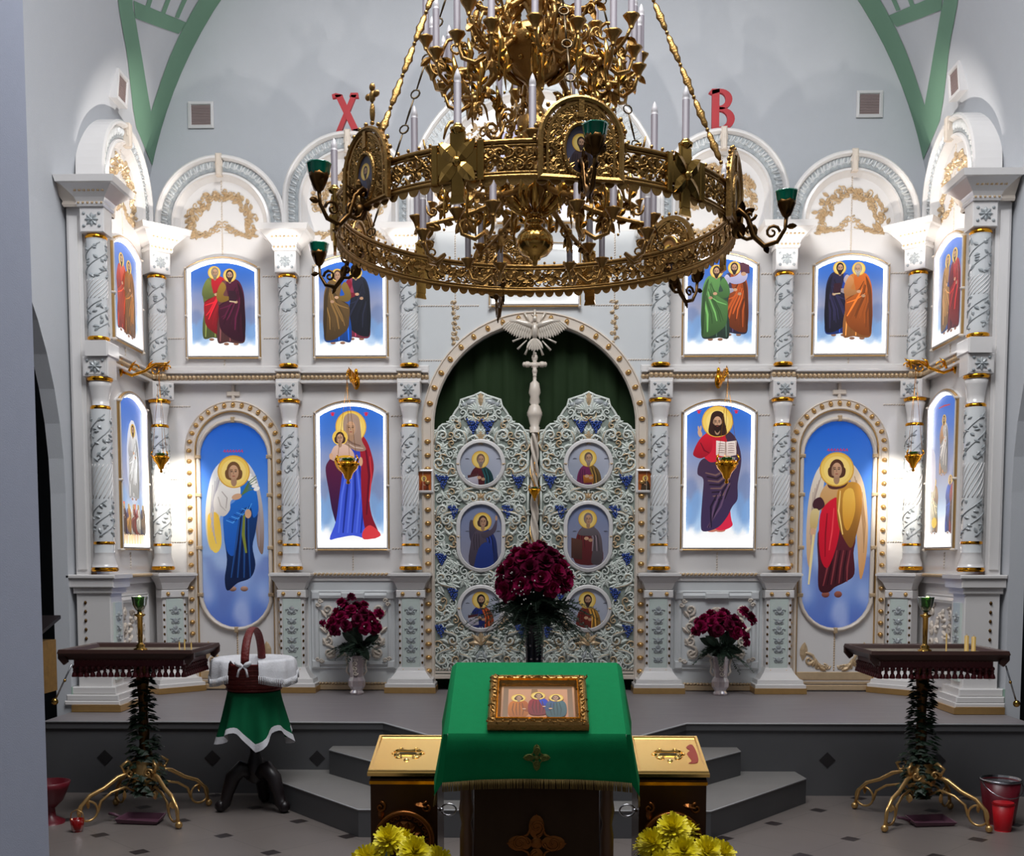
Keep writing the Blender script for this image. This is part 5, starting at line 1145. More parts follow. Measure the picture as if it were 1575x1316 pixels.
def scal(b):
    n = 108
    for i in range(n):
        u = TW*(i+.5)/n; o = arc(u, 3.068, TW/n*.48, 180, 360, 8, .034); b.prism(o, -.002, .003)
        b.sphere(u+TW/n/2, 3.234, 0, .0085, 6, 4)
cpart('scalloped_edge', M['brass'], scal, None, cyl(RB), band, 'stuff')
PHI = [11, 71, 131, 191, 251, 311]
# arched icon panels
def panel(b):
    W = .185; path = [(W, 3.05)]+arc(0, 3.215, W, 0, 180, 18)+[(-W, 3.05)]
    b.sweep(path, [(0, -.008), (0, .012), (-.010, .018), (-.022, .012), (-.024, -.008)], closed=True)
    b.sweep([(u*.80, 3.05+(v-3.05)*.93) for u, v in path], [(0, -.006), (0, .008), (-.010, .008), (-.010, -.006)])
    b.box(-.012, .012, 3.31, 3.40, -.006, .014)
    for t in range(13): a = PI*t/12; b.sphere(.198*math.cos(a), 3.215+.198*math.sin(a), .0, .0105, 6, 4)
    rr = random.Random(11)
    for i in range(120):
        u, v = rr.uniform(-.15, .15), rr.uniform(3.08, 3.37)
        if math.hypot(u/.066, (v-3.18)/.098) < 1.15 or math.hypot(u, max(0, v-3.215)) > .155: continue
        b.curl(u, v, .022, rr.uniform(0, 6), rr.choice((1, -1)), r=.0058, n=4, turns=1.2, seg=9, tail=.02); b.leaf(u, v, .05, .013, rr.uniform(0, 6), .008)
    o = arc(0, 3.18, .066, 0, 360, 24, .098)[:-1]
    b.sweep(o, [(.016, -.01), (.016, .012), (.006, .018), (-.002, .010), (-.002, -.01)], closed=True, smooth=True)
    for i in range(24): a = 2*PI*i/24; b.sphere(.077*math.cos(a), 3.18+.109*math.sin(a), .012, .006, 5, 3)
pp = cpart('icon_panel', M['brass'], panel); pp.location = (0, 0, 0)
def shift(o, r, a):   # move a part out to radius r at angle a
    o.location = (r*math.sin(rad(a)), -r*math.cos(rad(a)), 0); o.rotation_euler = (0, 0, rad(a))
def chicon(front, back, rb, mn):
    for sgn in (1, -1):
        o = [(u, v) for u, v in arc(0, 3.18-CZ, .066, 0, 360, 24, .098)[:-1]]
        P = Pic(o, 0, (3.18-CZ)/.002, .002); P.bg(front if sgn > 0 else back, 10, 12)
        bust(P, 0, -14, 33, rb, mn, (60, 40, 30), (70, 50, 40))
        yield P, sgn
panels = []
for k, a in enumerate(PHI):
    p = pp if k == 0 else copy_tree(pp, ch); shift(p, 1.005, a); panels.append(p)
for k, p in enumerate(panels):
    inner = (90, 60, 36) if k != 4 and k != 2 else (130, 80, 40)
    for P, sgn in chicon(lambda u, v: mixc((92, 96, 124), (66, 62, 76), v), lambda u, v: mixc((150, 96, 54), (170, 120, 60), v), ((60, 60, 90) if k in (5, 4) else (70, 54, 60)) if 1 else 0, (60, 44, 44)):
        P.build('painted_icon', M['pic'], p, (0, -.004*sgn, 0), 0 if sgn > 0 else PI)
# crosses between the panels
def joint(b):
    for (u, v, ru, rv) in ((0, 3.145, .05, .06), (-.06, 3.145, .035, .05), (.06, 3.145, .035, .05), (0, 3.22, .035, .05), (0, 3.06, .03, .055)): b.box(u-ru, u+ru, v-rv, v+rv, -.008, .010, .006)
    for q in (-1, 1):
        b.box(q*.105-.016, q*.105+.016, 3.06, 3.225, -.010, .012, .005)
        for d in (1, -1): b.leaf(0, 3.145, .12, .03, PI/2*(1-d)+d*q*.0+.8*q, .014, .01); b.leaf(0, 3.145, .10, .028, PI+.8*q, .014, .01)
    b.sphere(0, 3.145, .012, .022); b.sphere(0, 3.29, 0, .022); b.prism([(-.022, 3.02), (.022, 3.02), (.035, 2.975), (-.035, 2.975)], -.006, .008)
    b.lathe([(.012, 3.26), (.03, 3.27), (.034, 3.285), (.018, 3.29)], 0, 0, 12)
jj = cpart('cross_joint', M['brass_bright'], joint)
def candle(parent, r, z, h=.20, warp=None, pan=True, a=0., dy=0.):
    cd = MB(OC); cd.lathe([(.0165, z), (.0165, z+h), (.012, z+h+.002)], dy, r, 12); c = cd.build('candle', M['candle'], parent)
    bl = MB(OC); bl.lathe([(.013, z+h), (.0165, z+h+.012), (.014, z+h+.03), (.007, z+h+.05), (.0, z+h+.062)], dy, r, 12); bl.build('candle_bulb', M['bulb'], c if 0 else parent)
    if pan:
        pn = MB(OC); pn.lathe([(.010, z-.05), (.014, z-.035), (.020, z-.02), (.036, z+.002), (.041, z+.010), (.036, z+.008), (.018, z-.004)], dy, r, 14, 0, True, lambda t, hh: 1+.06*math.cos(8*t)); pn.build('drip_pan', M['brass'], parent)
candle(jj, 0, 3.30, .17, pan=False)
for k in range(6):
    p = jj if k == 0 else copy_tree(jj, ch); shift(p, 1.005, 41+60*k)
cpart('cross_finial', M['brass'], lambda b: [b.blob(u, v, r, q, 0, .014, 0, 8) or b.blob(u, v, r, q, 0, -.012, 0, 8) for u, v, r, q in ((0, 3.52, .02, .03), (-.03, 3.525, .02, .016), (.03, 3.525, .02, .016), (0, 3.56, .016, .02), (0, 3.45, .012, .05))])
fin = [o for o in ch.children if o.name.startswith('cross_finial')][0]; shift(fin, 1.005, 314)
# lamp arms outside the ring
def larm(b):
    b.curl(.10, 3.03, .052, PI, 1, r=.010, turns=1.2, tail=.0, w=0); b.curl(.10, 3.10, .03, 0, -1, r=.008, turns=1.1)
    b.tube([(.0, 3.10, 0), (.05, 3.13, 0), (.09, 3.09, 0), (.12, 3.00, 0), (.17, 2.95, 0), (.23, 2.965, 0), (.265, 3.02, 0), (.27, 3.08, 0)], [.016, .014, .013, .014, .013, .011, .009, .010], 6)
    b.curl(.205, 3.01, .038, 0, 1, r=.008, turns=1.3); b.blob(.05, 3.03, .035, .04, 0, .02, -.01, 10)
    for a in (.4, 1.5, 2.6, 4.0): b.leaf(.06, 3.10, .07, .018, a, .016, -.004)
    b.leaf(.17, 2.96, .05, .014, -1.2, .012); b.leaf(.27, 3.03, .05, .014, 0, .012)
la = cpart('lamp_arm', M['bronze'], larm, 0, RW)
cpart('lamp_cup', M['green_glass'], lambda b: b.lathe([(.016, 3.115), (.036, 3.125), (.046, 3.15), (.052, 3.185), (.055, 3.19), (.049, 3.188), (.042, 3.15), (.0, 3.13)], 0, .27, 18, 0, True, lambda t, h: 1+.03*math.cos(12*t)), None, None, la)
cpart('cup_holder', M['bronze'], lambda b: [b.lathe([(.008, 3.07), (.02, 3.08), (.03, 3.10), (.042, 3.13), (.045, 3.15), (.040, 3.15)], 0, .27, 14)]+[b.leaf(.0, 3.08, .06, .02, PI/2+q, .02, .27) for q in (-.9, -.4, .4, .9)], None, None, la)
for k, a in enumerate(PHI):
    p = la if k == 0 else copy_tree(la, ch); shift(p, .98, a)
# central stem, bowls and ball
def stem(b):
    b.lathe([(.022, 3.2), (.018, 3.26), (.045, 3.30), (.085, 3.36), (.11, 3.385), (.17, 3.405), (.175, 3.425), (.12, 3.44), (.10, 3.50), (.075, 3.56), (.09, 3.60), (.09, 3.68), (.055, 3.70), (.035, 3.75), (.05, 3.79), (.035, 3.82), (.05, 3.86), (.11, 3.90), (.125, 3.93), (.17, 3.96), (.205, 4.01), (.20, 4.07), (.15, 4.10), (.08, 4.14), (.03, 4.17), (.05, 4.22), (.075, 4.27), (.05, 4.36), (.025, 4.4), (.02, 6.2)], n=28)
cpart('central_stem', M['brass'], stem)
cpart('ball_finial', M['brass_bright'], lambda b: b.lathe([(.0, 2.955), (.012, 2.965), (.016, 2.985), (.03, 2.992), (.03, 3.0), (.066, 3.015), (.090, 3.045), (.096, 3.075), (.09, 3.105), (.07, 3.132), (.04, 3.152), (.03, 3.162), (.046, 3.175), (.046, 3.185), (.03, 3.2), (.02, 3.22)], n=28))
scatter(ch, 'bowl_bead', M['brass_bright'], lambda b: b.sphere(0, 0, 0, .016, 6, 4), [(r*math.cos(2*PI*i/n), z, r*math.sin(2*PI*i/n)) for z, r, n in ((4.0, .205, 18), (3.94, .14, 12), (4.06, .20, 16), (3.42, .175, 18), (3.62, .09, 10)) for i in range(n)], OC)
for i in range(12):   # openwork leaves under the upper bowl and around the lower one
    a = 2*PI*i/12
    if 1:
        for (r0, z0, r1, z1) in ((.06, 3.85, .235, 4.03), (.04, 3.22, .215, 3.38))[i % 3 != 0:]:
            cpart('bowl_leaf', M['brass_bright'], lambda b: b.tube([((r0+(r1-r0)*t)*math.cos(a), z0+(z1-z0)*t**1.5, (r0+(r1-r0)*t)*math.sin(a)) for t in (0, .25, .5, .75, 1)], [.012, .02, .024, .02, .008], 5, flat=.45))
# candle arms
def scroll_arm(b, r0, z0, r1, z1, sz=1.):
    P0, P1, P2, P3 = (r0, z0), (r0+.35*(r1-r0), z0-.16*sz), (r0+.8*(r1-r0), z0-.2*sz), (r1, z1)
    pts = [(sum(c*p[0] for c, p in zip(((1-t)**3, 3*t*(1-t)**2, 3*t*t*(1-t), t**3), (P0, P1, P2, P3))), sum(c*p[1] for c, p in zip(((1-t)**3, 3*t*(1-t)**2, 3*t*t*(1-t), t**3), (P0, P1, P2, P3))), 0) for t in [i/10 for i in range(11)]]
    b.tube(pts, [.017, .018, .017, .015, .014, .013, .012, .011, .010, .009, .009], 6)
    L = r1-r0
    b.curl(r0+.28*L, z0+.01, .055*sz, PI, 1, r=.010, turns=1.5, tail=.06); b.curl(r0+.62*L, z0-.03, .055*sz, 0, 1, r=.009, turns=1.4, tail=.05); b.curl(r0+.45*L, z0-.17*sz, .04*sz, PI/2, -1, r=.008, turns=1.3, tail=.05); b.curl(r0+.85*L, z0-.14*sz, .032*sz, 0, -1, r=.007, tail=.04)
    b.curl(r0+.12*L, z0+.09*sz, .045*sz, 0, 1, r=.008, turns=1.4, tail=.06); b.curl(r0+.40*L, z0+.10*sz, .035*sz, PI, -1, r=.007, turns=1.3, tail=.05)
    rr = random.Random(4)
    for i in range(16):
        t = rr.random(); p = pts[int(t*10)]; b.leaf(p[0], p[1], rr.uniform(.05, .09), .017, rr.uniform(0, 2*PI), .016, rr.uniform(-.012, .004))
    for k in range(3): b.leaf(r0+.55*L, z0-.17*sz, .10, .02, -PI/2+(k-1)*.5, .016, 0)
    b.sphere(r0+.55*L, z0-.16*sz, 0, .022)
def side_branch(b, r, z, q):
    b.tube([(r-.10, z-.10, 0), (r-.06, z-.14, q*.04), (r-.02, z-.12, q*.085), (r, z-.04, q*.10)], [.011, .011, .010, .009], 5)
    b.tube([(r-.03+.028*math.cos(i*.6)*(1-i/12), z-.075+.028*math.sin(i*.6)*(1-i/12), q*.07) for i in range(11)], .005, 4)
def arm_set(name, r0, z0, r1, z1, n, a0, sz, trip=True, h=.20):
    def f(b):
        scroll_arm(b, r0, z0, r1, z1-.04, sz)
        if trip:
            for q in (-1, 1): side_branch(b, r1-.04, z1-.08, q)
    a = cpart(name, M['brass'], f, 0, RW)
    candle(a, r1, z1, h)
    if trip:
        for q in (-1, 1): candle(a, r1-.04, z1-.10, h, dy=q*.10)
    for k in range(n):
        p = a if k == 0 else copy_tree(a, ch); p.location = (0, 0, 0); p.rotation_euler = (0, 0, rad(a0+360/n*k))
arm_set('candle_arm', .08, 3.58, .66, 3.37, 6, -1, 1.0, False)
arm_set('lower_candle_arm', .06, 3.36, .60, 3.20, 6, 30, .9, True, .16)
arm_set('upper_candle_arm', .17, 4.03, .55, 4.03, 8, 11, 1.0, True, .20)
arm_set('top_candle_arm', .06, 4.27, .36, 4.22, 6, 0, .7, False, .18)
# drops of leafwork under the arms
def drop(b):
    rr = random.Random(9)
    b.tube([(0, .10, 0), (.012, .03, 0), (0, -.05, 0), (.008, -.12, 0)], [.005, .018, .008, .002], 5); b.sphere(0, -.13, 0, .008, 5, 3)
    for q in (0, 1, 2): b.leaf(0, .06-.05*q, .06, .014, rr.uniform(0, 6), .014, 0)
scatter(ch, 'leaf_drop', M['brass_bright'], drop, [(ring*math.cos(2*PI*i/n+.2), z, ring*math.sin(2*PI*i/n+.2)) for ring, z, n in ((.30, 3.84, 10), (.42, 3.86, 14), (.36, 3.26, 12), (.48, 3.30, 10), (.22, 3.30, 8)) for i in range(n)], OC)
# chains up to the suspension rod
def chain_wide(b, a):
    A = Vector((.94*math.sin(rad(a)), 3.36, .94*math.cos(rad(a)))); B_ = Vector((0, 5.6, 0)); n = 14; L = (B_-A)/n
    for i in range(n):
        p = A+L*i
        b.tube([tuple(p+L*t) for t in (.06, .2, .35, .5, .65, .8, .94)], [.006, .015, .013, .021, .013, .015, .006], 6, flat=.4); b.sphere(*(p+L*.0), .010, 6, 4)
def chain_thin(b, a):
    A = Vector((.93*math.sin(rad(a)), 3.22, .93*math.cos(rad(a)))); B_ = Vector((0, 5.6, 0)); n = 14; L = (B_-A)/n
    for i in range(n):
        p = A+L*i; b.tube([tuple(p+L*.12), tuple(p+L*.5), tuple(p+L*.88)], [.004, .006, .004], 5)
        d = L.normalized(); e = Vector((1, 0, 0)); b.tube([tuple(p+d*.022*math.cos(k*PI/5)+e*.022*math.sin(k*PI/5)) for k in range(10)], .005, 4, True)
for a in PHI:
    if a in (311, 71, 191): cpart('chain', M['brass'], lambda b: chain_wide(b, a))
    else: cpart('chain', M['chain'], lambda b: chain_thin(b, a))
# ================================================================ flowers
def petal(b, az, tilt, r0, L, W, cup=.25):
    """a cupped petal leaving the flower's axis at azimuth az, tilt from vertical"""
    rows = []
    for i in range(4):
        t = i/3; wd = W*(.35, .9, 1., .55)[i]
        tt = tilt+(.5-t)*cup*-1.2
        rr = r0+L*t*math.sin(tilt)*(1-.1*t); h = L*t*math.cos(tilt)+.0
        row = []
        for j in (-1, 0, 1):
            ox = j*wd; dz = abs(j)*cup*wd
            x = rr-dz*math.sin(PI/2-tilt)*.4; row.append((x*math.cos(az)-ox*math.sin(az), h+dz*.6+.15*L*math.sin(PI*t), x*math.sin(az)+ox*math.cos(az)))
        rows.append(row)
    b.grid(rows)
def peony_mesh(seed, Rr=.05):
    b = MB(); rr = random.Random(seed)
    for tilt, n, L, W in ((1.9, 7, 1.0, .42), (1.45, 8, 1.0, .42), (1.0, 8, 1.0, .40), (.6, 7, 1.0, .34), (.25, 5, .95, .26)):
        for k in range(n): petal(b, 2*PI*k/n+rr.uniform(-.3, .3), tilt+rr.uniform(-.15, .15), Rr*.08, Rr*L*rr.uniform(.85, 1.1), Rr*W, .4)
    return b
def mum_mesh(seed, Rr=.045):
    b = MB(); rr = random.Random(seed)
    for tilt, n in ((1.75, 22), (1.4, 22), (1.05, 20), (.75, 16), (.45, 12), (.2, 7)):
        for k in range(n):
            az = 2*PI*(k+rr.random()*.5)/n; L = Rr*rr.uniform(.85, 1.08); W = Rr*.11; rows = []
            for i in range(3):
                t = i/2; r = L*t*math.sin(tilt); h = L*t*math.cos(tilt)+.25*L*math.sin(PI*t*.8); wd = W*(.6, 1, .7)[i]
                rows.append([(r*math.cos(az)-wd*math.sin(az), h, r*math.sin(az)+wd*math.cos(az)), (r*math.cos(az), h-.02*Rr, r*math.sin(az)), (r*math.cos(az)+wd*math.sin(az), h, r*math.sin(az)-wd*math.cos(az))])
            b.grid(rows)
    return b
def aim(o, d): o.rotation_euler = Vector(d).to_track_quat('Z', 'Y').to_euler()
def frond(b, p, d, L, rr, dens=12, w=.03):
    P = Vector(p); D = Vector(d).normalized(); pts = []
    for i in range(dens+1):
        t = i/dens; q = P+D*L*t+Vector((0, -.45*L*t*t, 0)); pts.append(q)
    b.tube([tuple(q) for q in pts], .0016, 3)
    for i in range(1, dens+1):
        t = i/dens; q = pts[i]; wl = w*(1-.75*t)+.006
        for s in (-1, 1):
            side = D.cross(Vector((rr.uniform(-.3, .3), 1, rr.uniform(-.3, .3)))).normalized()*s; e = q+(side*.8+D*.5+Vector((0, rr.uniform(-.3, .2), 0)))*wl
            n = Vector((0, 1, 0)); m = (q+e)/2; k = D*wl*.30
            i0 = [b.p(*q), b.p(*(m+k)), b.p(*e), b.p(*(m-k))]; b.face(i0)
peos = {}
def bouquet(label, loc, blooms, R0, fern, seed, group=None, buds=0, down=.6, greens='fern'):
    t = thing('bouquet', label, 'flowers', loc, 0, group); rr = random.Random(seed)
    for i, (x, y, z, r) in enumerate(blooms):
        key = (i % 3, 'peony' if (i*7) % 5 else 'peony_dark')
        if key not in peos:
            o = peony_mesh(i % 3).build('flower', M[key[1]], t); peos[key] = o.data
        else: o = bpy.data.objects.new('flower', peos[key]); C.objects.link(o); o.parent = t
        o.location = (x, y, z); aim(o, Vector((x, y-.05, z-R0))); o.scale = (r/.05,)*3
    def fol(b):
        for i in range(fern):
            a = rr.uniform(0, 2*PI); el = rr.uniform(-.5, .5); frond(b, (0, R0-.08, 0), (math.cos(a), el+.1, math.sin(a)), rr.uniform(.6, 1.)*down*.42, rr, 22, .06)
        for i in range(fern//2):
            a = rr.uniform(0, 2*PI); b.leaf(.05*math.cos(a), R0-.06, .14, .03, -PI/2+rr.uniform(-1.6, 1.6) if i % 2 else PI/2+rr.uniform(-1.2, 1.2), .02, .05*math.sin(a))
        for i in range(10): b.tube([(rr.uniform(-.012, .012), -.02, rr.uniform(-.012, .012)), (rr.uniform(-.05, .05), R0, rr.uniform(-.05, .05))], .0025, 4)
    part(t, 'foliage', M[greens], fol, kind='stuff')
    if buds:
        def bd(b):
            for i in range(buds): a = rr.uniform(0, 2*PI); q = rr.uniform(.5, 1.); b.sphere(q*.2*math.cos(a), R0+rr.uniform(-.05, .14), q*.16*math.sin(a)+.1, rr.uniform(.003, .006), 5, 3)
        part(t, 'white_buds', M['white_bud'], bd, kind='stuff')
    return t
def dome(n, R0, rx, rz, r, seed, front=True):
    rr = random.Random(seed); out = []
    for i in range(n):
        a = i*2.399; q = math.sqrt((i+.5)/n)*1.5; x = rx*math.sin(q)*math.cos(a); y = rx*.85*math.sin(q)*math.sin(a); z = R0+rz*math.cos(q)
        out.append((x, y, z, r*rr.uniform(.88, 1.12)))
    return out
# tall bouquet behind the lectern, on the platform
t = thing('tall_vase', 'tall dark cylindrical vase standing on the platform before the royal doors', 'vase', (0, -1.92, PZ_+.004))
part(t, 'vase_body', M['vase_dark'], lambda b: b.lathe([(.055, 0), (.058, .01), (.05, .05), (.052, .45), (.06, .62), (.064, .63), (.056, .62), (.046, .45), (.0, .06)], n=24))
part(t, 'vase_studs', M['crystal'], lambda b: [b.sphere(.056*math.cos(a), z, .056*math.sin(a), .007, 6, 4) for z in (.30, .36, .42, .50, .58) for a in [k*2*PI/10+z*9 for k in range(10)]])
BL = [(x, y, z, r) for x, y, z, r in dome(34, .80, .19, .27, .062, 4)]
bouquet('big dark magenta bouquet with ferns in the tall vase behind the lectern', (0, -1.92, PZ_+.004), BL, .80, 84, 4, None, 60, 1.05)
def small_vase(label, x, y, m):
    t = thing('glass_vase', label, 'vase', (x, y, PZ_+.004), 0, 'cut glass vases before the altar screen')
    part(t, 'vase_body', M['crystal'], lambda b: b.lathe([(.05, 0), (.052, .012), (.04, .03), (.062, .06), (.064, .10), (.05, .13), (.055, .22), (.066, .29), (.06, .285), (.045, .2), (.04, .13), (.0, .05)], n=20, smooth=False, mod=lambda a, h: 1+.04*math.cos(10*a)))
    for q in (-1, 1): part(t, 'vase_handle', M['cream'], lambda b: b.tube([(q*.052, .14, 0), (q*.075, .17, 0), (q*.066, .22, 0), (q*.078, .26, 0), (q*.062, .28, 0)], .008, 5))
    part(t, 'relief_vine', M['cream'], lambda b: [b.curl(0, .16+k*.035, .02, k*1.9, 1 if k % 2 else -1, r=.005, w=.056) for k in range(4)])
small_vase('cut glass vase on the platform below the icon of the mother and child', -1.335, -.26, 1)
small_vase('cut glass vase on the platform below the icon of the man with the open book', 1.39, -.26, 1)
def shifted(L, dx, dz): return [(x+dx, y, z+dz, r) for x, y, z, r in L]
bouquet('crimson bouquet in the cut glass vase left of the royal doors', (-1.335, -.26, PZ_+.004), shifted(dome(22, .46, .16, .19, .052, 8), -.03, .0)+[(-.24, -.02, .53, .035), (.17, -.02, .60, .045), (.16, -.03, .50, .04), (-.03, -.02, .72, .04), (-.10, -.02, .68, .045), (.06, 0, .66, .04)], .44, 22, 5, 'crimson bouquets in the glass vases', 6, .55, 'fern')
bouquet('dark crimson bouquet in the cut glass vase right of the royal doors', (1.39, -.26, PZ_+.004), shifted(dome(20, .45, .16, .15, .052, 9), -.02, 0)+[(.20, -.02, .58, .05), (.16, -.02, .62, .045), (.22, -.03, .55, .04), (.17, -.03, .44, .04), (.18, -.03, .39, .035)], .42, 22, 6, 'crimson bouquets in the glass vases', 6, .6, 'fern')
# potted chrysanthemums in front
mum_me = [None, None]
def mums(label, loc, bl):
    t = thing('potted_chrysanthemum', label, 'potted plant', loc, 0, 'yellow chrysanthemums before the lectern')
    part(t, 'pot', M['wood_black'], lambda b: b.lathe([(.10, 0), (.13, .22), (.14, .22), (.14, .25), (.12, .25), (.11, .2), (.0, .2)], n=20))
    rr = random.Random(3)
    for i, (x, y, z, r) in enumerate(bl):
        k = i % 2
        if mum_me[k] is None: o = mum_mesh(k).build('flower', M['mum'], t); mum_me[k] = o.data
        else: o = bpy.data.objects.new('flower', mum_me[k]); C.objects.link(o); o.parent = t
        o.location = (x, y, z); aim(o, (x, y-.06, .12)); o.scale = (r/.045,)*3
    part(t, 'stems', M['fern'], lambda b: [b.tube([(x*.2, .2, -y*.2), (x*.6, z*.6, -y*.6), (x, z-.01, -y)], .004, 4) for x, y, z, r in bl])
    def lv(b):
        for i in range(70): a = rr.uniform(0, 2*PI); q = rr.uniform(.06, .17); b.leaf(q*math.cos(a), rr.uniform(.26, .46), rr.uniform(.05, .09), .02, rr.uniform(-1, 4), .015, q*math.sin(a))
    part(t, 'leaves', M['fern'], lv, kind='stuff')
rq = random.Random(12)
mums('potted yellow chrysanthemum in front of the left donation box', (-.425, -5.06, 0), [(-.03, -.01, .575, .055), (-.09, -.03, .525, .05), (.05, -.06, .555, .055), (.115, -.02, .515, .05), (-.12, .0, .50, .045), (.02, -.12, .50, .05), (-.06, -.11, .49, .05), (.0, .09, .54, .05), (.09, .08, .50, .045), (-.1, .09, .49, .045)])
mums('potted yellow chrysanthemum in front of the right donation box', (.475, -5.02, 0), [(-.03, .0, .60, .06), (-.09, -.02, .565, .055), (-.01, -.08, .555, .055), (.06, -.05, .545, .055), (.11, -.02, .53, .052), (-.075, -.10, .52, .05), (.04, -.13, .50, .05), (.13, -.06, .50, .045), (.02, .08, .57, .05), (.1, .08, .52, .045), (-.1, .07, .53, .05)])
t = thing('potted_fern', 'small dark green plant on the floor right of the yellow chrysanthemums', 'potted plant', (.73, -4.72, 0))
part(t, 'pot', M['wood_black'], lambda b: b.lathe([(.06, 0), (.08, .16), (.085, .18), (.07, .17), (.0, .15)], n=16))
part(t, 'leaves', M['ivy'], lambda b: [frond(b, (0, .16, 0), (math.cos(i*.7), rq.uniform(.8, 2.2), math.sin(i*.7)), rq.uniform(.22, .33), rq, 8, .06) for i in range(16)], kind='stuff')
# ================================================================ lectern with green cloth and icon
Yf, Yb, Zf, Zb = -5.11, -4.71, .93, 1.113
t = thing('lectern', 'wooden sloped lectern with turned legs under the green cloth', 'lectern', (.008, -4.91, 0))
part(t, 'sloped_top', M['wood_mid'], lambda b: b.grid([[(-.268, .905, .195), (.268, .905, .195), (.268, 1.088, -.195), (-.268, 1.088, -.195)], [(-.268, .924, .195), (.268, .924, .195), (.268, 1.107, -.195), (-.268, 1.107, -.195)]], cv=True, smooth=False) and b.face([4, 5, 6, 7]))
for x in (-.222, .222):
    for w, h in ((.15, .915), (-.15, 1.06)): part(t, 'leg', M['wood_mid'], lambda b: b.lathe([(.022, 0), (.018, .05), (.024, .1), (.016, .14), (.021, .3), (.021, .6), (.016, .64), (.024, .68), (.019, .72), (.019, h)], x, w, 12))
    part(t, 'cross_brace', M['wood_dark'], lambda b: b.tube([(x, .15, .15), (x*1.0, .80, -.15)], .014, 6))
for w in (.14, -.16): part(t, 'stretcher', M['wood_mid'], lambda b: b.box(-.22, .22, .17, .20, w, w+.02))
fc = thing('lectern_apron', 'brown cloth panel with a dim gold cross hanging under the lectern', 'cloth', (.008, -4.91, 0))
part(fc, 'cloth', M['brown_cloth'], lambda b: b.grid([[(-.195+.39*i/24, z, .176+.006*math.sin(i*.8+z*3)) for i in range(25)] for z in (.06, .3, .6, .90)]))
def quatre(b, u, v, s, w):
    for k in range(4):
        a = k*PI/2; cu, cv = u+s*.55*math.cos(a), v+s*.55*math.sin(a)
        b.blob(cu, cv, s*.40, s*.26, a, .004, w, 14); b.curl(cu, cv, s*.3, a+PI, 1, r=s*.05, w=w+.003)
    b.blob(u, v, s*.2, s*.2, 0, .006, w, 10)
    b.sweep([(u+s*1.0*(1 if k % 2 == 0 else .45)*math.cos(k*PI/4), v+s*1.0*(1 if k % 2 == 0 else .45)*math.sin(k*PI/4)) for k in range(8)], [(0, w), (0, w+.004), (-s*.06, w+.004), (-s*.06, w)], closed=True)
part(fc, 'cross_emblem', M['box_relief'], lambda b: quatre(b, .0, .585, .095, .184))
cl = thing('lectern_cloth', 'bright green cloth draped over the sloped lectern, gold fringe at the hem', 'cloth', (.008, -4.91, 0))
def wv(x, z): return .006*math.sin(x*19+1)*(Zf-z)*4+.004*math.sin(x*43)*(Zf-z)*4
def cloth(b):
    W = .275
    top = [[(-W+2*W*i/20, Zf+(Zb-Zf)*j/8+.004, .20-.40*j/8) for i in range(21)] for j in range(9)]
    b.grid(top)
    zs = (0, .02, .06, .10, .14)
    b.grid([[( (-W+2*W*i/20)*(1+.06*d/.14), Zf+.004-d-(.012*(abs(i-10)/10)**2)*d/.14, .20+.012*min(1, d/.02)+wv(-W+2*W*i/20, Zf-d)) for i in range(21)] for d in zs])
    for q in (-1, 1):
        rows = []
        for d in (0, .015, .06, .12, .175):
            rows.append([(q*(W+.014*min(1, d/.015)+.16*d+.006*math.sin(j*1.1)*d*6), Zf+(Zb-Zf)*j/8+.004-d*(1+.12*(1 if j == 0 else 0)), .20-.40*j/8+(.07*d if j < 2 else 0)) for j in range(9)])
        b.grid(rows)
        b.grid([[(q*W*(1+.06*d/.14), Zf+.004-d-.012*d/.14, .212+wv(q*W, Zf-d)) for d in (0.001, .05, .10, .14)], [(q*(W+.014+.16*d*1.25), Zf+.004-d*1.3, .204+.05*d) for d in (.001, .05, .10, .15)]])
    b.grid([[(-W+2*W*i/20, Zb+.004-d, -.20-.006*min(1, d/.02)) for i in range(21)] for d in (0, .02, .15)])
part(cl, 'cloth', M['green_cloth'], cloth)
def fringe(b):
    for i in range(110):
        x = -.29+.58*i/109; e = .012*(abs(x)/.29)**2; b.tube([(x, Zf-.134-e, .218+wv(x, .8)), (x+R.uniform(-.003, .003), Zf-.163-e, .222+wv(x, .8))], .0028, 3)
    for q in (-1, 1):
        for j in range(70): y = .20-.40*j/69; z = Zf+(Zb-Zf)*j/69-.172-(.02 if j < 9 else 0); b.tube([(q*(.316), z, y), (q*(.319+R.uniform(-.003, .003)), z-.034, y+R.uniform(-.003, .003))], .0028, 3)
part(cl, 'gold_fringe', M['fringe_gold'], fringe, kind='stuff')
part(cl, 'cross_emblem', M['emblem'], lambda b: quatre(b, .0, .862, .043, .215))
# icon lying on the slope
t = thing('framed_icon', 'gold framed icon of three seated haloed figures lying on the green cloth', 'icon', (.012, -4.968, 1.004)); t.rotation_euler = (math.radians(-65.4), 0, 0)
IW, IH = .158, .148
rc = [(IW, -IH), (IW, IH), (-IW, IH), (-IW, -IH)]
fr = part(t, 'frame', M['brass'], lambda b: b.sweep(rc, [(0, 0), (.0, .02), (-.006, .028), (-.012, .024), (-.022, .022), (-.026, .028), (-.032, .022), (-.036, .014), (-.04, .004)], closed=True))
def fro(b):
    for k in range(52):
        L = k/52*4
        s = int(L); f = L-s; u, v = ((IW-.017, -IH+2*IH*f), (IW-2*IW*f, IH-.017), (-IW+.017, IH-2*IH*f), (-IW+2*IW*f, -IH+.017))[s]
        b.leaf(u, v, .02, .005, R.uniform(0, 6), .008, .022); b.blob(u, v, .006, .004, R.uniform(0, 3), .007, .022, 5)
part(fr, 'carved_leaves', M['brass'], fro)
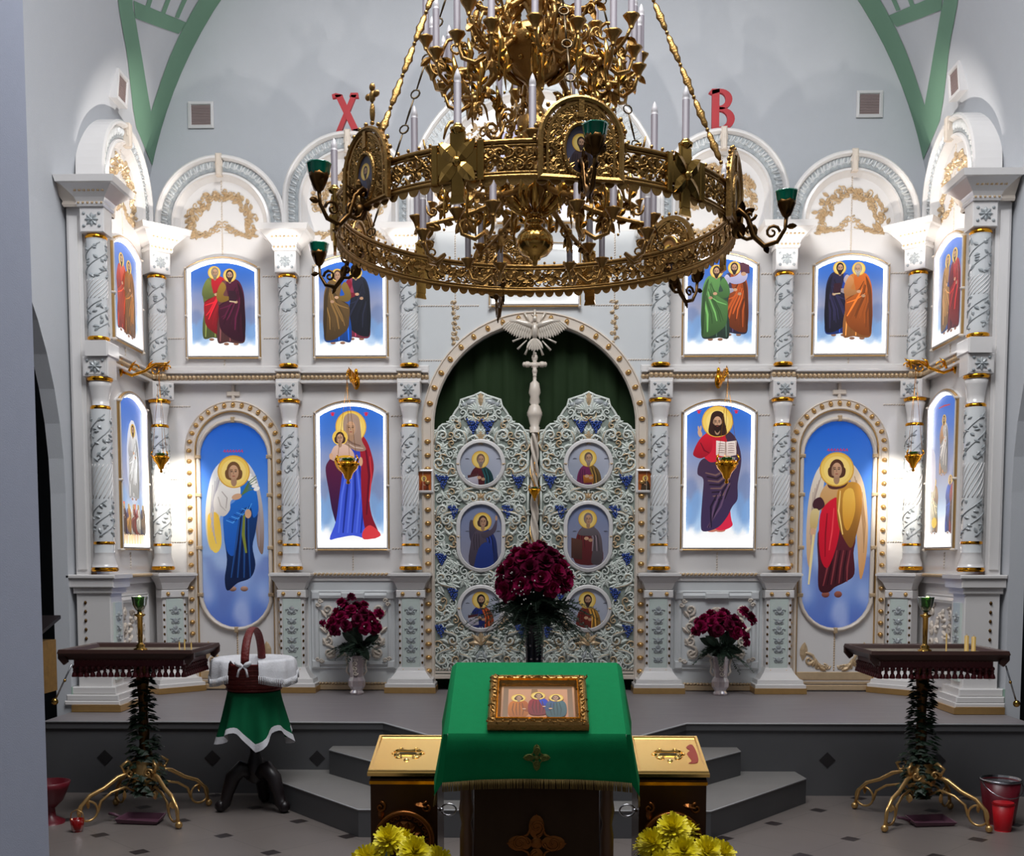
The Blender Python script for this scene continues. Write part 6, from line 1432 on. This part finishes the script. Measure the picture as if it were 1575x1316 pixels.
part(fr, 'gilt_line', M['gold'], lambda b: b.sweep(rc, [(-.026, .026), (-.027, .030), (-.031, .030), (-.032, .024)], closed=True))
P = Pic([(IW-.038, -IH+.038), (IW-.038, IH-.038), (-IW+.038, IH-.038), (-IW+.038, -IH+.038)], 0, 0, .001); P.bg(lambda u, v: mixc((150, 104, 76), (196, 150, 110), v+.2*noise.noise((u*3, v*3, 0))), 10, 10)
P.poly([(-112, -104), (112, -104), (112, 104), (-112, 104)], (132, 104, 78), sm=False); P.poly([(-96, -90), (96, -90), (96, 92), (-96, 92)], (206, 150, 112), (186, 128, 96), sm=False)
P.poly([(-70, 30), (70, 30), (80, 66), (-80, 66)], (222, 160, 130), (190, 120, 92), sm=False); P.ell(0, 38, 20, 8, (236, 208, 170)); P.poly([(-20, -90), (-2, -90), (2, -40), (-24, -40)], (150, 110, 70), sm=False)
for x, y, c, d, m in ((-62, -34, (206, 116, 34), (190, 96, 30), 1), (2, -46, (150, 30, 40), (30, 64, 190), 1), (58, -32, (70, 104, 110), (64, 92, 130), -1)):
    P.poly([(x-22, y+20), (x+22, y+18), (x+34, y+60), (x+24, y+110), (x-26, y+112), (x-34, y+60)], c, dk(c, .75)); P.poly([(x, y+18), (x+m*24, y+22), (x+m*36, y+70), (x+m*20, y+78)], d, dk(d, .75))
    for k in range(4): P.stroke([(x-16+k*9, y+30), (x-20+k*12, y+70), (x-14+k*9, y+104)], 4, dk(c, .6))
    head(P, x, y, 12, (90, 52, 34), None, halo=24, turn=.3*m); P.ell(x+m*18, y+66, 6, 4, SKIN)
P.build('picture', M['pic'], t, (0, -.004, 0))
# donation boxes
def donation(label, x, m):
    t = thing('donation_box', label, 'donation box', (x, -4.39, 0), 0, 'gold topped donation boxes beside the lectern')
    part(t, 'box_body', M['box_dark'], lambda b: b.grid([[(-.122, 0, .145), (.122, 0, .145), (.122, 0, -.14), (-.122, 0, -.14)], [(-.122, .675, .145), (.122, .675, .145), (.122, .752, -.14), (-.122, .752, -.14)]], cv=True, smooth=False))
    al = math.atan2(.08, .31)
    lid = part(t, 'gold_lid', M['gold_box'], lambda b: [b.box(-.132, .132, -.162, .162, -.012, .006, .005), b.sweep([(.120, -.150), (.120, .150), (-.120, .150), (-.120, -.150)], [(.010, .006), (.008, .011), (.0, .011), (-.004, .006)], closed=True)], (0, -.0, .738)); lid.rotation_euler = (-(PI/2-al), 0, 0)
    def orn(b):
        b.sweep(cr([(-.05, .0), (-.04, .02), (.0, .016), (.04, .02), (.05, .0), (.04, -.016), (0, -.012), (-.04, -.016)], 3)[::-1], [(0, .006), (.002, .012), (.006, .006)], closed=True)
        for q in (-1, 1): b.curl(q*.055, .0, .014, PI/2, q, r=.003, w=.006); b.curl(q*.03, -.03, .02, PI/2, -q, r=.0035, w=.006); b.curl(q*.03, .034, .014, -PI/2, -q, r=.003, w=.006); b.leaf(q*.02, -.045, .04, .01, PI/2-q*.9, .008, .005)
        b.blob(0, -.06, .012, .012, 0, .008, .005)
    part(lid, 'embossed_scrolls', M['gold_box'], orn); part(lid, 'coin_slot', M['black_void'], lambda b: b.box(-.032, .032, -.0035, .0035, .0, .0075))
    if m > 0: part(lid, 'reflection_patch', M['red_reflection'], lambda b: b.prism(cr([(.10, .085), (.075, .06), (.085, .03), (.07, .0), (.08, -.06), (.065, -.082), (.10, -.075), (.108, 0)], 3)[::-1], .006, .0075))  # reflection in the polished gold, laid on as a red patch
    part(t, 'gold_rim', M['gold'], lambda b: b.grid([[(-.126, .655, .149), (.126, .655, .149), (.126, .732, -.144), (-.126, .732, -.144)], [(-.126, .667, .149), (.126, .667, .149), (.126, .744, -.144), (-.126, .744, -.144)]], cv=True, smooth=False))
    def md(b):
        b.sweep(arc(0, .45, .10, 0, 360, 32)[:-1], [(.012, .145), (.010, .162), (.0, .166), (-.01, .155), (-.012, .145)], closed=True, smooth=True); b.blob(0, .45, .07, .07, 0, .022, .145, 20)
        rr = random.Random(6)
        for k in range(24): a = k*2*PI/24; b.curl(.086*math.cos(a), .45+.086*math.sin(a), .012, a, 1 if k % 2 else -1, r=.004, w=.15)
        for k in range(14): a = k*2*PI/14; b.leaf(.02*math.cos(a), .45+.02*math.sin(a), .05, .012, a, .016, .155)
        for q in (-1, 1):
            for v in (.57, .33): b.curl(q*.085, v, .022, PI/2, q, r=.006, w=.148); b.leaf(q*.085, v, .05, .012, rr.uniform(0, 6), .014, .146)
    part(t, 'medallion_relief', M['box_relief'], md)
    part(t, 'ring_handle', M['steel'], lambda b: [b.tube([((.128+.028+.028*math.cos(a))*m*-1, .54+.022*math.sin(a), .05) for a in [k*PI/8 for k in range(16)]], .0035, 5, True), b.sphere(-m*.128, .54, .05, .008)])
    return t
donation('gold topped donation box left of the green lectern', -.474, -1); donation('gold topped donation box right of the green lectern, painted red reflection on its lid', .502, 1)
# ================================================================ candle stands
def scroll_leg(b):
    b.tube([(0, .30, .06), (0, .335, .10), (0, .31, .14), (0, .275, .12), (0, .285, .095), (0, .30, .10)], [.011, .011, .010, .009, .008, .008], 6)
    b.tube([(0, .17, .05), (0, .27, .09), (0, .25, .16), (0, .20, .24), (0, .17, .32), (0, .12, .37), (0, .02, .395)], [.012, .013, .013, .012, .012, .011, .010], 6)
    b.tube([(0, .15, .05), (0, .19, .12), (0, .17, .20), (0, .13, .26), (0, .07, .28)], .008, 6)
    b.tube([(0, .085+.055*math.sin(a), .335+.055*math.cos(a)) for a in [k*PI/9 for k in range(18)]], .007, 5, True)
    b.sphere(0, .022, .395, .021, 8, 6)
    for z, w in ((.1, .33), (.12, .12)): b.leaf(0, z, .05, .02, PI/2, .014, w)
def ivy_leaf(b, p, s, rr):
    P = Vector(p); ax = Vector((rr.uniform(-1, 1), rr.uniform(-.8, .3), rr.uniform(-.2, 1))).normalized(); n = Vector((P.x, .2, P.z)).normalized() if P.x or P.z else Vector((0, 0, 1)); sd = n.cross(ax).normalized(); ax = sd.cross(n)
    pr = [(0, -.2), (.5, -.35), (.45, .05), (.95, .1), (.5, .45), (.35, .6), (0, 1.15), (-.35, .6), (-.5, .45), (-.95, .1), (-.45, .05), (-.5, -.35)]
    c = b.p(*(P+n*s*.25)); I = [b.p(*(P+sd*(x*s)+ax*(y*s))) for x, y in pr]
    for i in range(len(I)): b.face((c, I[i], I[(i+1) % len(I)]))
def candle_stand(label, x, y, m):
    t = thing('candle_stand', label, 'candle stand', (x, y, 0), 0, 'gilded church candle stands')
    W, D = .352, .25
    part(t, 'tray', M['tray'], lambda b: b.box(-W+.02, W-.02, .945, .955, -D+.02, D-.02))
    def rim(b):
        I = []
        for q, w, z in ((0, .0, .975), (0, .012, .98), (0, .018, .96), (0, -.012, .93), (0, -.03, .92), (0, -.03, .945)): I.append([(-W-w, z, D+w), (W+w, z, D+w), (W+w, z, -D-w), (-W-w, z, -D-w)])
        I.append([(-W+.03, .945, D-.03), (W-.03, .945, D-.03), (W-.03, .945, -D+.03), (-W+.03, .945, -D+.03)])
        I.append([(-W+.012, .975, D-.012), (W-.012, .975, D-.012), (W-.012, .975, -D+.012), (-W+.012, .975, -D+.012)])
        b.grid(I, cu=True, cv=True, smooth=False)
    part(t, 'tray_rim', M['wood_dark'], rim)
    for sx in (-1, 1):
        for sz in (-1, 1): part(t, 'corner_bracket', M['wood_dark'], lambda b: b.prism([(sx*(W+.02), .965), (sx*(W+.02), .93), (sx*(W-.01), .895), (sx*(W-.03), .91), (sx*(W-.03), .93)], sz*(D-.01)-.012, sz*(D-.01)+.012))
    def apron(b):
        for w0, w1, u0, u1 in ((D-.05, D-.04, -W+.05, W-.05), (-D+.04, -D+.05, -W+.05, W-.05)): b.box(u0, u1, .885, .93, w0, w1)
        for q in (-1, 1): b.box(q*(W-.055)-.004, q*(W-.055)+.004, .885, .93, -D+.05, D-.05)
    part(t, 'apron', M['maroon'], apron)
    def nails(b):
        for k in range(26): b.sphere(-W+.06+k*(2*W-.12)/25, .922, D-.038, .0042, 5, 3)
    part(t, 'brass_nails', M['gilt_pale'], nails, kind='stuff')
    def tass(b):
        def one(u, w):
            b.sphere(u, .88, w, .013, 6, 4); b.sphere(u, .862, w, .010, 6, 4); b.lathe([(.006, .858), (.013, .845), (.017, .83), (.014, .826)], u, w, 8)
        for k in range(19):
            one(-W+.05+k*(2*W-.1)/18, D-.045); one(-W+.05+k*(2*W-.1)/18, -D+.045)
        for k in range(12):
            for q in (-1, 1): one(q*(W-.05), -D+.06+k*(2*D-.12)/11)
    part(t, 'tassels', M['maroon'], tass, kind='stuff')
    part(t, 'post', M['bronze'], lambda b: b.lathe([(.05, .13), (.06, .16), (.04, .20), (.055, .26), (.07, .30), (.045, .36), (.026, .42), (.032, .5), (.024, .58), (.028, .7), (.036, .8), (.05, .86), (.11, .90), (.12, .945)], n=18))
    part(t, 'gilded_hub', M['gilt'], lambda b: [b.lathe([(.055, .19), (.085, .21), (.09, .25), (.085, .31), (.06, .33)], n=16)]+[b.curl(.0+.05*q, .27, .03, 0, q, r=.008, w=.09) for q in (-1, 1)])
    for k in range(4):
        a = PI/4+k*PI/2+.0; part(t, 'scroll_leg', M['gilt'], scroll_leg, None, a)
    rr = random.Random(int(abs(x)*100)+(3 if m > 0 else 0))
    def iv(b):
        for i in range(420):
            z = .80-.66*rr.random()**.8; a = rr.uniform(0, 2*PI); r = .05+.07*max(0, (.6-z)/.45)*rr.random()**.6+.015*rr.random(); ivy_leaf(b, (r*math.cos(a), z, r*math.sin(a)), rr.uniform(.022, .036), rr)
        for i in range(26): a = rr.uniform(0, 2*PI); ivy_leaf(b, (.055*math.cos(a), rr.uniform(.78, .86), .055*math.sin(a)), rr.uniform(.018, .03), rr)
    part(t, 'ivy_garland', M['ivy'], iv, kind='stuff')
    return t
LXs, RXs, SY = -2.22, 2.17, -2.31
candle_stand('candle stand with tasselled tray and ivy-wound post on the left', LXs, SY, -1); candle_stand('candle stand with tasselled tray and ivy-wound post on the right', RXs, SY, 1)
def stick(label, x, y):
    t = thing('lamp_candlestick', label, 'oil lamp', (x, y, .955), 0, 'brass lamp candlesticks on the candle stands')
    part(t, 'brass_stem', M['brass_bright'], lambda b: b.lathe([(.036, 0), (.038, .012), (.022, .02), (.028, .03), (.014, .042), (.013, .05), (.015, .19), (.03, .20), (.032, .206), (.014, .21), (.012, .225)], n=16))
    part(t, 'glass_cup', M['lamp_glass'], lambda b: b.lathe([(.012, .222), (.026, .235), (.038, .26), (.044, .30), (.046, .305), (.040, .302), (.033, .262), (.0, .24)], n=18))
    part(t, 'wick_flame', emat('lamp_flame', (210, 255, 120), 6.) if 'flame' not in M else M['flame'], lambda b: b.sphere(.004, .302, .01, .009, 6, 5))
M['flame'] = emat('lamp_flame', (210, 255, 120), 5.)
stick('brass candlestick with green glass lamp on the left candle stand', LXs, SY-.02); stick('brass candlestick with green glass lamp on the right candle stand', RXs, SY-.02)
def cnd(label, x, y, h, r, m, g): tag(part(None, 'candle', M[m], lambda b: b.lathe([(r, 0), (r, h), (.002, h+.003), (.001, h+.012)], n=10), (x, y, .955)), label, 'candle', g)
mk('wax', (196, 160, 84), .5)
for x, y, h in ((-1.99, SY-.05, .05), (-1.97, SY-.02, .06), (-1.92, SY-.06, .045)): cnd('thin short wax candle at the right end of the left tray', x, y, h, .004, 'wax', 'thin candles on the left stand')
cnd('short thick amber candle on the right tray, the left one of two', 2.40, SY-.02, .09, .012, 'wax', 'amber candles on the right stand'); cnd('short thick amber candle on the right tray, the right one of two', 2.435, SY-.03, .085, .012, 'wax', 'amber candles on the right stand')
cnd('thin tall wax candle on the right tray between lamp and amber candles', 2.285, SY-.03, .10, .004, 'wax', 'amber candles on the right stand')
def snuffer(label, x, y, d):
    t = thing('candle_snuffer', label, 'candle snuffer', (x, y, .90), 0, 'rods hung on the candle stands')
    part(t, 'rod', M['steel'], lambda b: b.tube([(0, .0, 0), (d*.055, -.185, .01)], .0045, 6)); part(t, 'ball_end', M['brass_bright'], lambda b: [b.sphere(d*.06, -.205, .01, .02), b.sphere(d*.025, -.09, .005, .009)])
snuffer('thin rod with a brass ball hanging from the right candle stand tray', RXs+.365, SY-.22, 1); snuffer('thin rod with a brass ball hanging from the left candle stand tray', LXs-.30, SY-.24, -1.6)
# ================================================================ basket on its little table
BX, BY = -1.635, -2.12
t = thing('tripod_table', 'small round table with dark carved tripod legs under a green cloth', 'table', (BX, BY, 0))
part(t, 'table_top', M['wood_black'], lambda b: b.lathe([(.0, .675), (.145, .675), (.15, .685), (.15, .70), (.0, .70)], n=28))
part(t, 'column', M['wood_black'], lambda b: b.lathe([(.02, .16), (.05, .18), (.055, .25), (.04, .30), (.028, .34), (.034, .42), (.03, .5), (.04, .6), (.06, .675)], n=16))
for a in (PI/2+PI/8, -PI/2-PI/8*0+.0, PI+.1): pass
for a in (-1.25, 1.18, PI): part(t, 'leg', M['wood_black'], lambda b: [b.tube([(0, .22, .03), (0, .25, .08), (0, .20, .13), (0, .11, .16), (0, .05, .175), (0, .035, .20)], [.045, .05, .046, .036, .032, .034], 10), b.sphere(0, .036, .20, .036)], None, a)
tc = thing('table_cloth', 'green cloth with pale lace border over the small tripod table', 'cloth', (BX, BY, 0))
def hem(a): return .40+.06*abs(math.sin(2*a+.5))-.03*math.cos(5*a)
def folds(a, k): return 1+k*(.10*math.sin(7*a+.4)+.09*math.sin(12*a+1))
def skirt(b, k0, k1, e=0.):
    n = 72; rows = []
    for j in range(9):
        k = k0+(k1-k0)*j/8; row = []
        for i in range(n):
            a = 2*PI*i/n; z = .705-(.705-hem(a))*k; r = (.152+.055*k)*folds(a, k)+e; row.append((r*math.cos(a), z, r*math.sin(a)))
        rows.append(row)
    I = b.grid(rows, cv=True)
    if k0 == 0: b.face(I[0])
part(tc, 'cloth', M['green_dark'], lambda b: skirt(b, 0, .88)); part(tc, 'lace_border', M['lace'], lambda b: skirt(b, .86, 1.0, .002))
t = thing('wicker_basket', 'dark red wicker basket with tall handle lined with a white fringed cloth', 'basket', (BX, BY, .71))
part(t, 'basket_body', M['wicker'], lambda b: [b.lathe([(.125, 0), (.15, .0), (.17, .05), (.195, .12), (.21, .16), (.215, .165), (.20, .16), (.16, .05), (.0, .02)], n=32)]+[b.tube([((.150+.055*z/.16)*1.01*math.cos(k*PI/18), z, (.150+.055*z/.16)*1.01*math.sin(k*PI/18)) for k in range(36)], .008, 5, True) for z in (.01, .04, .07, .10, .13, .16)])
part(t, 'handle', M['wicker'], lambda b: b.tube([(.0, .16+.20*math.sin(PI*i/16), .195*math.cos(PI*i/16)) for i in range(17)], .024, 8, flat=.35))
def lining(b, r0=0, r1=1):
    n = 80; rows = []
    for (r, z) in ((.12, .10), (.19, .165), (.222, .19), (.238, .175), (.245, .13), (.25, .095)):
        row = []
        for i in range(n+1):
            a = PI/2+.36+(2*PI-.72)*i/n; k = (z < .18 and r > .2); w = 1+(.03*math.sin(13*a) if k else 0); row.append((r*w*math.cos(a), z-(.02*math.sin(3*a) if z < .15 and r > .2 else 0), r*w*math.sin(a)))
        rows.append(row)
    b.grid(rows)
lo = part(t, 'cloth_lining', M['lace'], lining)
def lfr(b):
    for i in range(150):
        a = PI/2+.36+(2*PI-.72)*i/149; r = .25*(1+.03*math.sin(13*a)); z = .097-.02*math.sin(3*a); b.tube([(r*math.cos(a), z, r*math.sin(a)), (r*1.01*math.cos(a), z-.045, r*1.01*math.sin(a))], .0035, 3)
    for q in (-1, 1): b.tube([(0, .165, .235), (q*.02, .14, .245), (q*.03, .10, .25)], .007, 5); b.blob(q*.025, .17, .03, .015, q*.5, .02, .235)
part(lo, 'lace_fringe', M['lace'], lfr, kind='stuff')
# ================================================================ odds and ends on the floor and in the left archway
t = thing('side_lectern', 'dark lectern with gold brocade cloth half hidden behind the left pillar', 'lectern', (-2.98, -2.25, 0))
part(t, 'sloped_top', M['wood_black'], lambda b: b.grid([[(-.2, 1.0, .2), (.19, 1.0, .2), (.19, 1.12, -.2), (-.2, 1.12, -.2)], [(-.2, 1.02, .2), (.19, 1.02, .2), (.19, 1.14, -.2), (-.2, 1.14, -.2)]], cv=True, smooth=False) and b.face([4, 5, 6, 7]))
part(t, 'brocade_cloth', M['brocade'], lambda b: b.box(-.17, .17, .70, 1.0, -.17, .17, .01)); part(t, 'post', M['wood_black'], lambda b: b.lathe([(.18, 0), (.18, .04), (.05, .08), (.04, .7)], n=14))
part(t, 'bead_cord', M['gilt_pale'], lambda b: [b.sphere(.172, .72-k*.026, .14, .007, 5, 3) for k in range(22)])
t = thing('goblet_vase', 'maroon footed bowl on the floor beside the left pillar', 'bowl', (-2.70, -2.47, 0)); part(t, 'bowl', M['bucket'], lambda b: b.lathe([(.03, .09), (.07, .13), (.10, .2), (.112, .235), (.10, .235), (.06, .14), (.0, .12)], n=24)); part(t, 'foot', M['bucket'], lambda b: b.lathe([(.075, 0), (.078, .015), (.03, .04), (.025, .09), (.035, .1)], n=24))
t = thing('vigil_lamp', 'small red glass lamp on the floor under the left candle stand', 'oil lamp', (-2.47, -2.66, 0)); part(t, 'red_glass', M['red_glass'], lambda b: b.lathe([(.022, .0), (.03, .01), (.038, .07), (.034, .07), (.026, .012), (.0, .01)], n=16)); part(t, 'wire_handle', M['gilt'], lambda b: b.tube([(-.037, .07, 0), (-.03, .105, 0), (0, .12, 0), (.03, .105, 0), (.037, .07, 0)], .003, 5))
for lab, x, y in (('flat mauve tray on the floor under the left candle stand', -2.20, -2.44), ('flat mauve tray on the floor under the right candle stand', 2.20, -2.40)):
    t = thing('dust_tray', lab, 'tray', (x, y, 0), .15 if x > 0 else -.1, 'mauve trays under the stands'); part(t, 'tray', M['purple'], lambda b: b.grid([[(-.11, .004, .06), (.11, .004, .06), (.10, .004, -.06), (-.10, .004, -.06)], [(-.125, .03, .07), (.125, .022, .07), (.115, .04, -.07), (-.115, .04, -.07)], [(-.118, .03, .062), (.118, .022, .062), (.108, .04, -.062), (-.108, .04, -.062)], [(-.105, .008, .055), (.105, .008, .055), (.095, .008, -.055), (-.095, .008, -.055)]], cv=True, smooth=False) and b.face([12, 13, 14, 15]))
    part(t, 'handle', M['purple'], lambda b: b.tube([(-.12, .025, 0), (-.16, .04, 0), (-.19, .045, 0)], .009, 6))
t = thing('bucket', 'dark red bucket with a steel rim on the floor by the right wall', 'bucket', (2.60, -2.36, 0)); part(t, 'bucket_body', M['bucket'], lambda b: b.lathe([(.075, 0), (.08, .01), (.108, .24), (.1, .24), (.07, .02), (.0, .02)], n=24)); part(t, 'steel_rim', M['steel'], lambda b: b.lathe([(.104, .235), (.114, .245), (.106, .252), (.09, .20)], n=24)); part(t, 'bail', M['steel'], lambda b: b.tube([(.108*math.cos(a), .235-.07*math.sin(a), .115*math.sin(a)+.02) for a in [k*PI/10 for k in range(11)]], .003, 5))
t = thing('bucket', 'small bright red bucket in front of the larger dark bucket', 'bucket', (2.545, -2.535, 0)); part(t, 'bucket_body', M['bucket_red'], lambda b: b.lathe([(.042, 0), (.045, .01), (.058, .15), (.052, .15), (.038, .02), (.0, .02)], n=20)); part(t, 'rim', M['bucket_red'], lambda b: b.lathe([(.056, .145), (.062, .15), (.054, .156)], n=20))
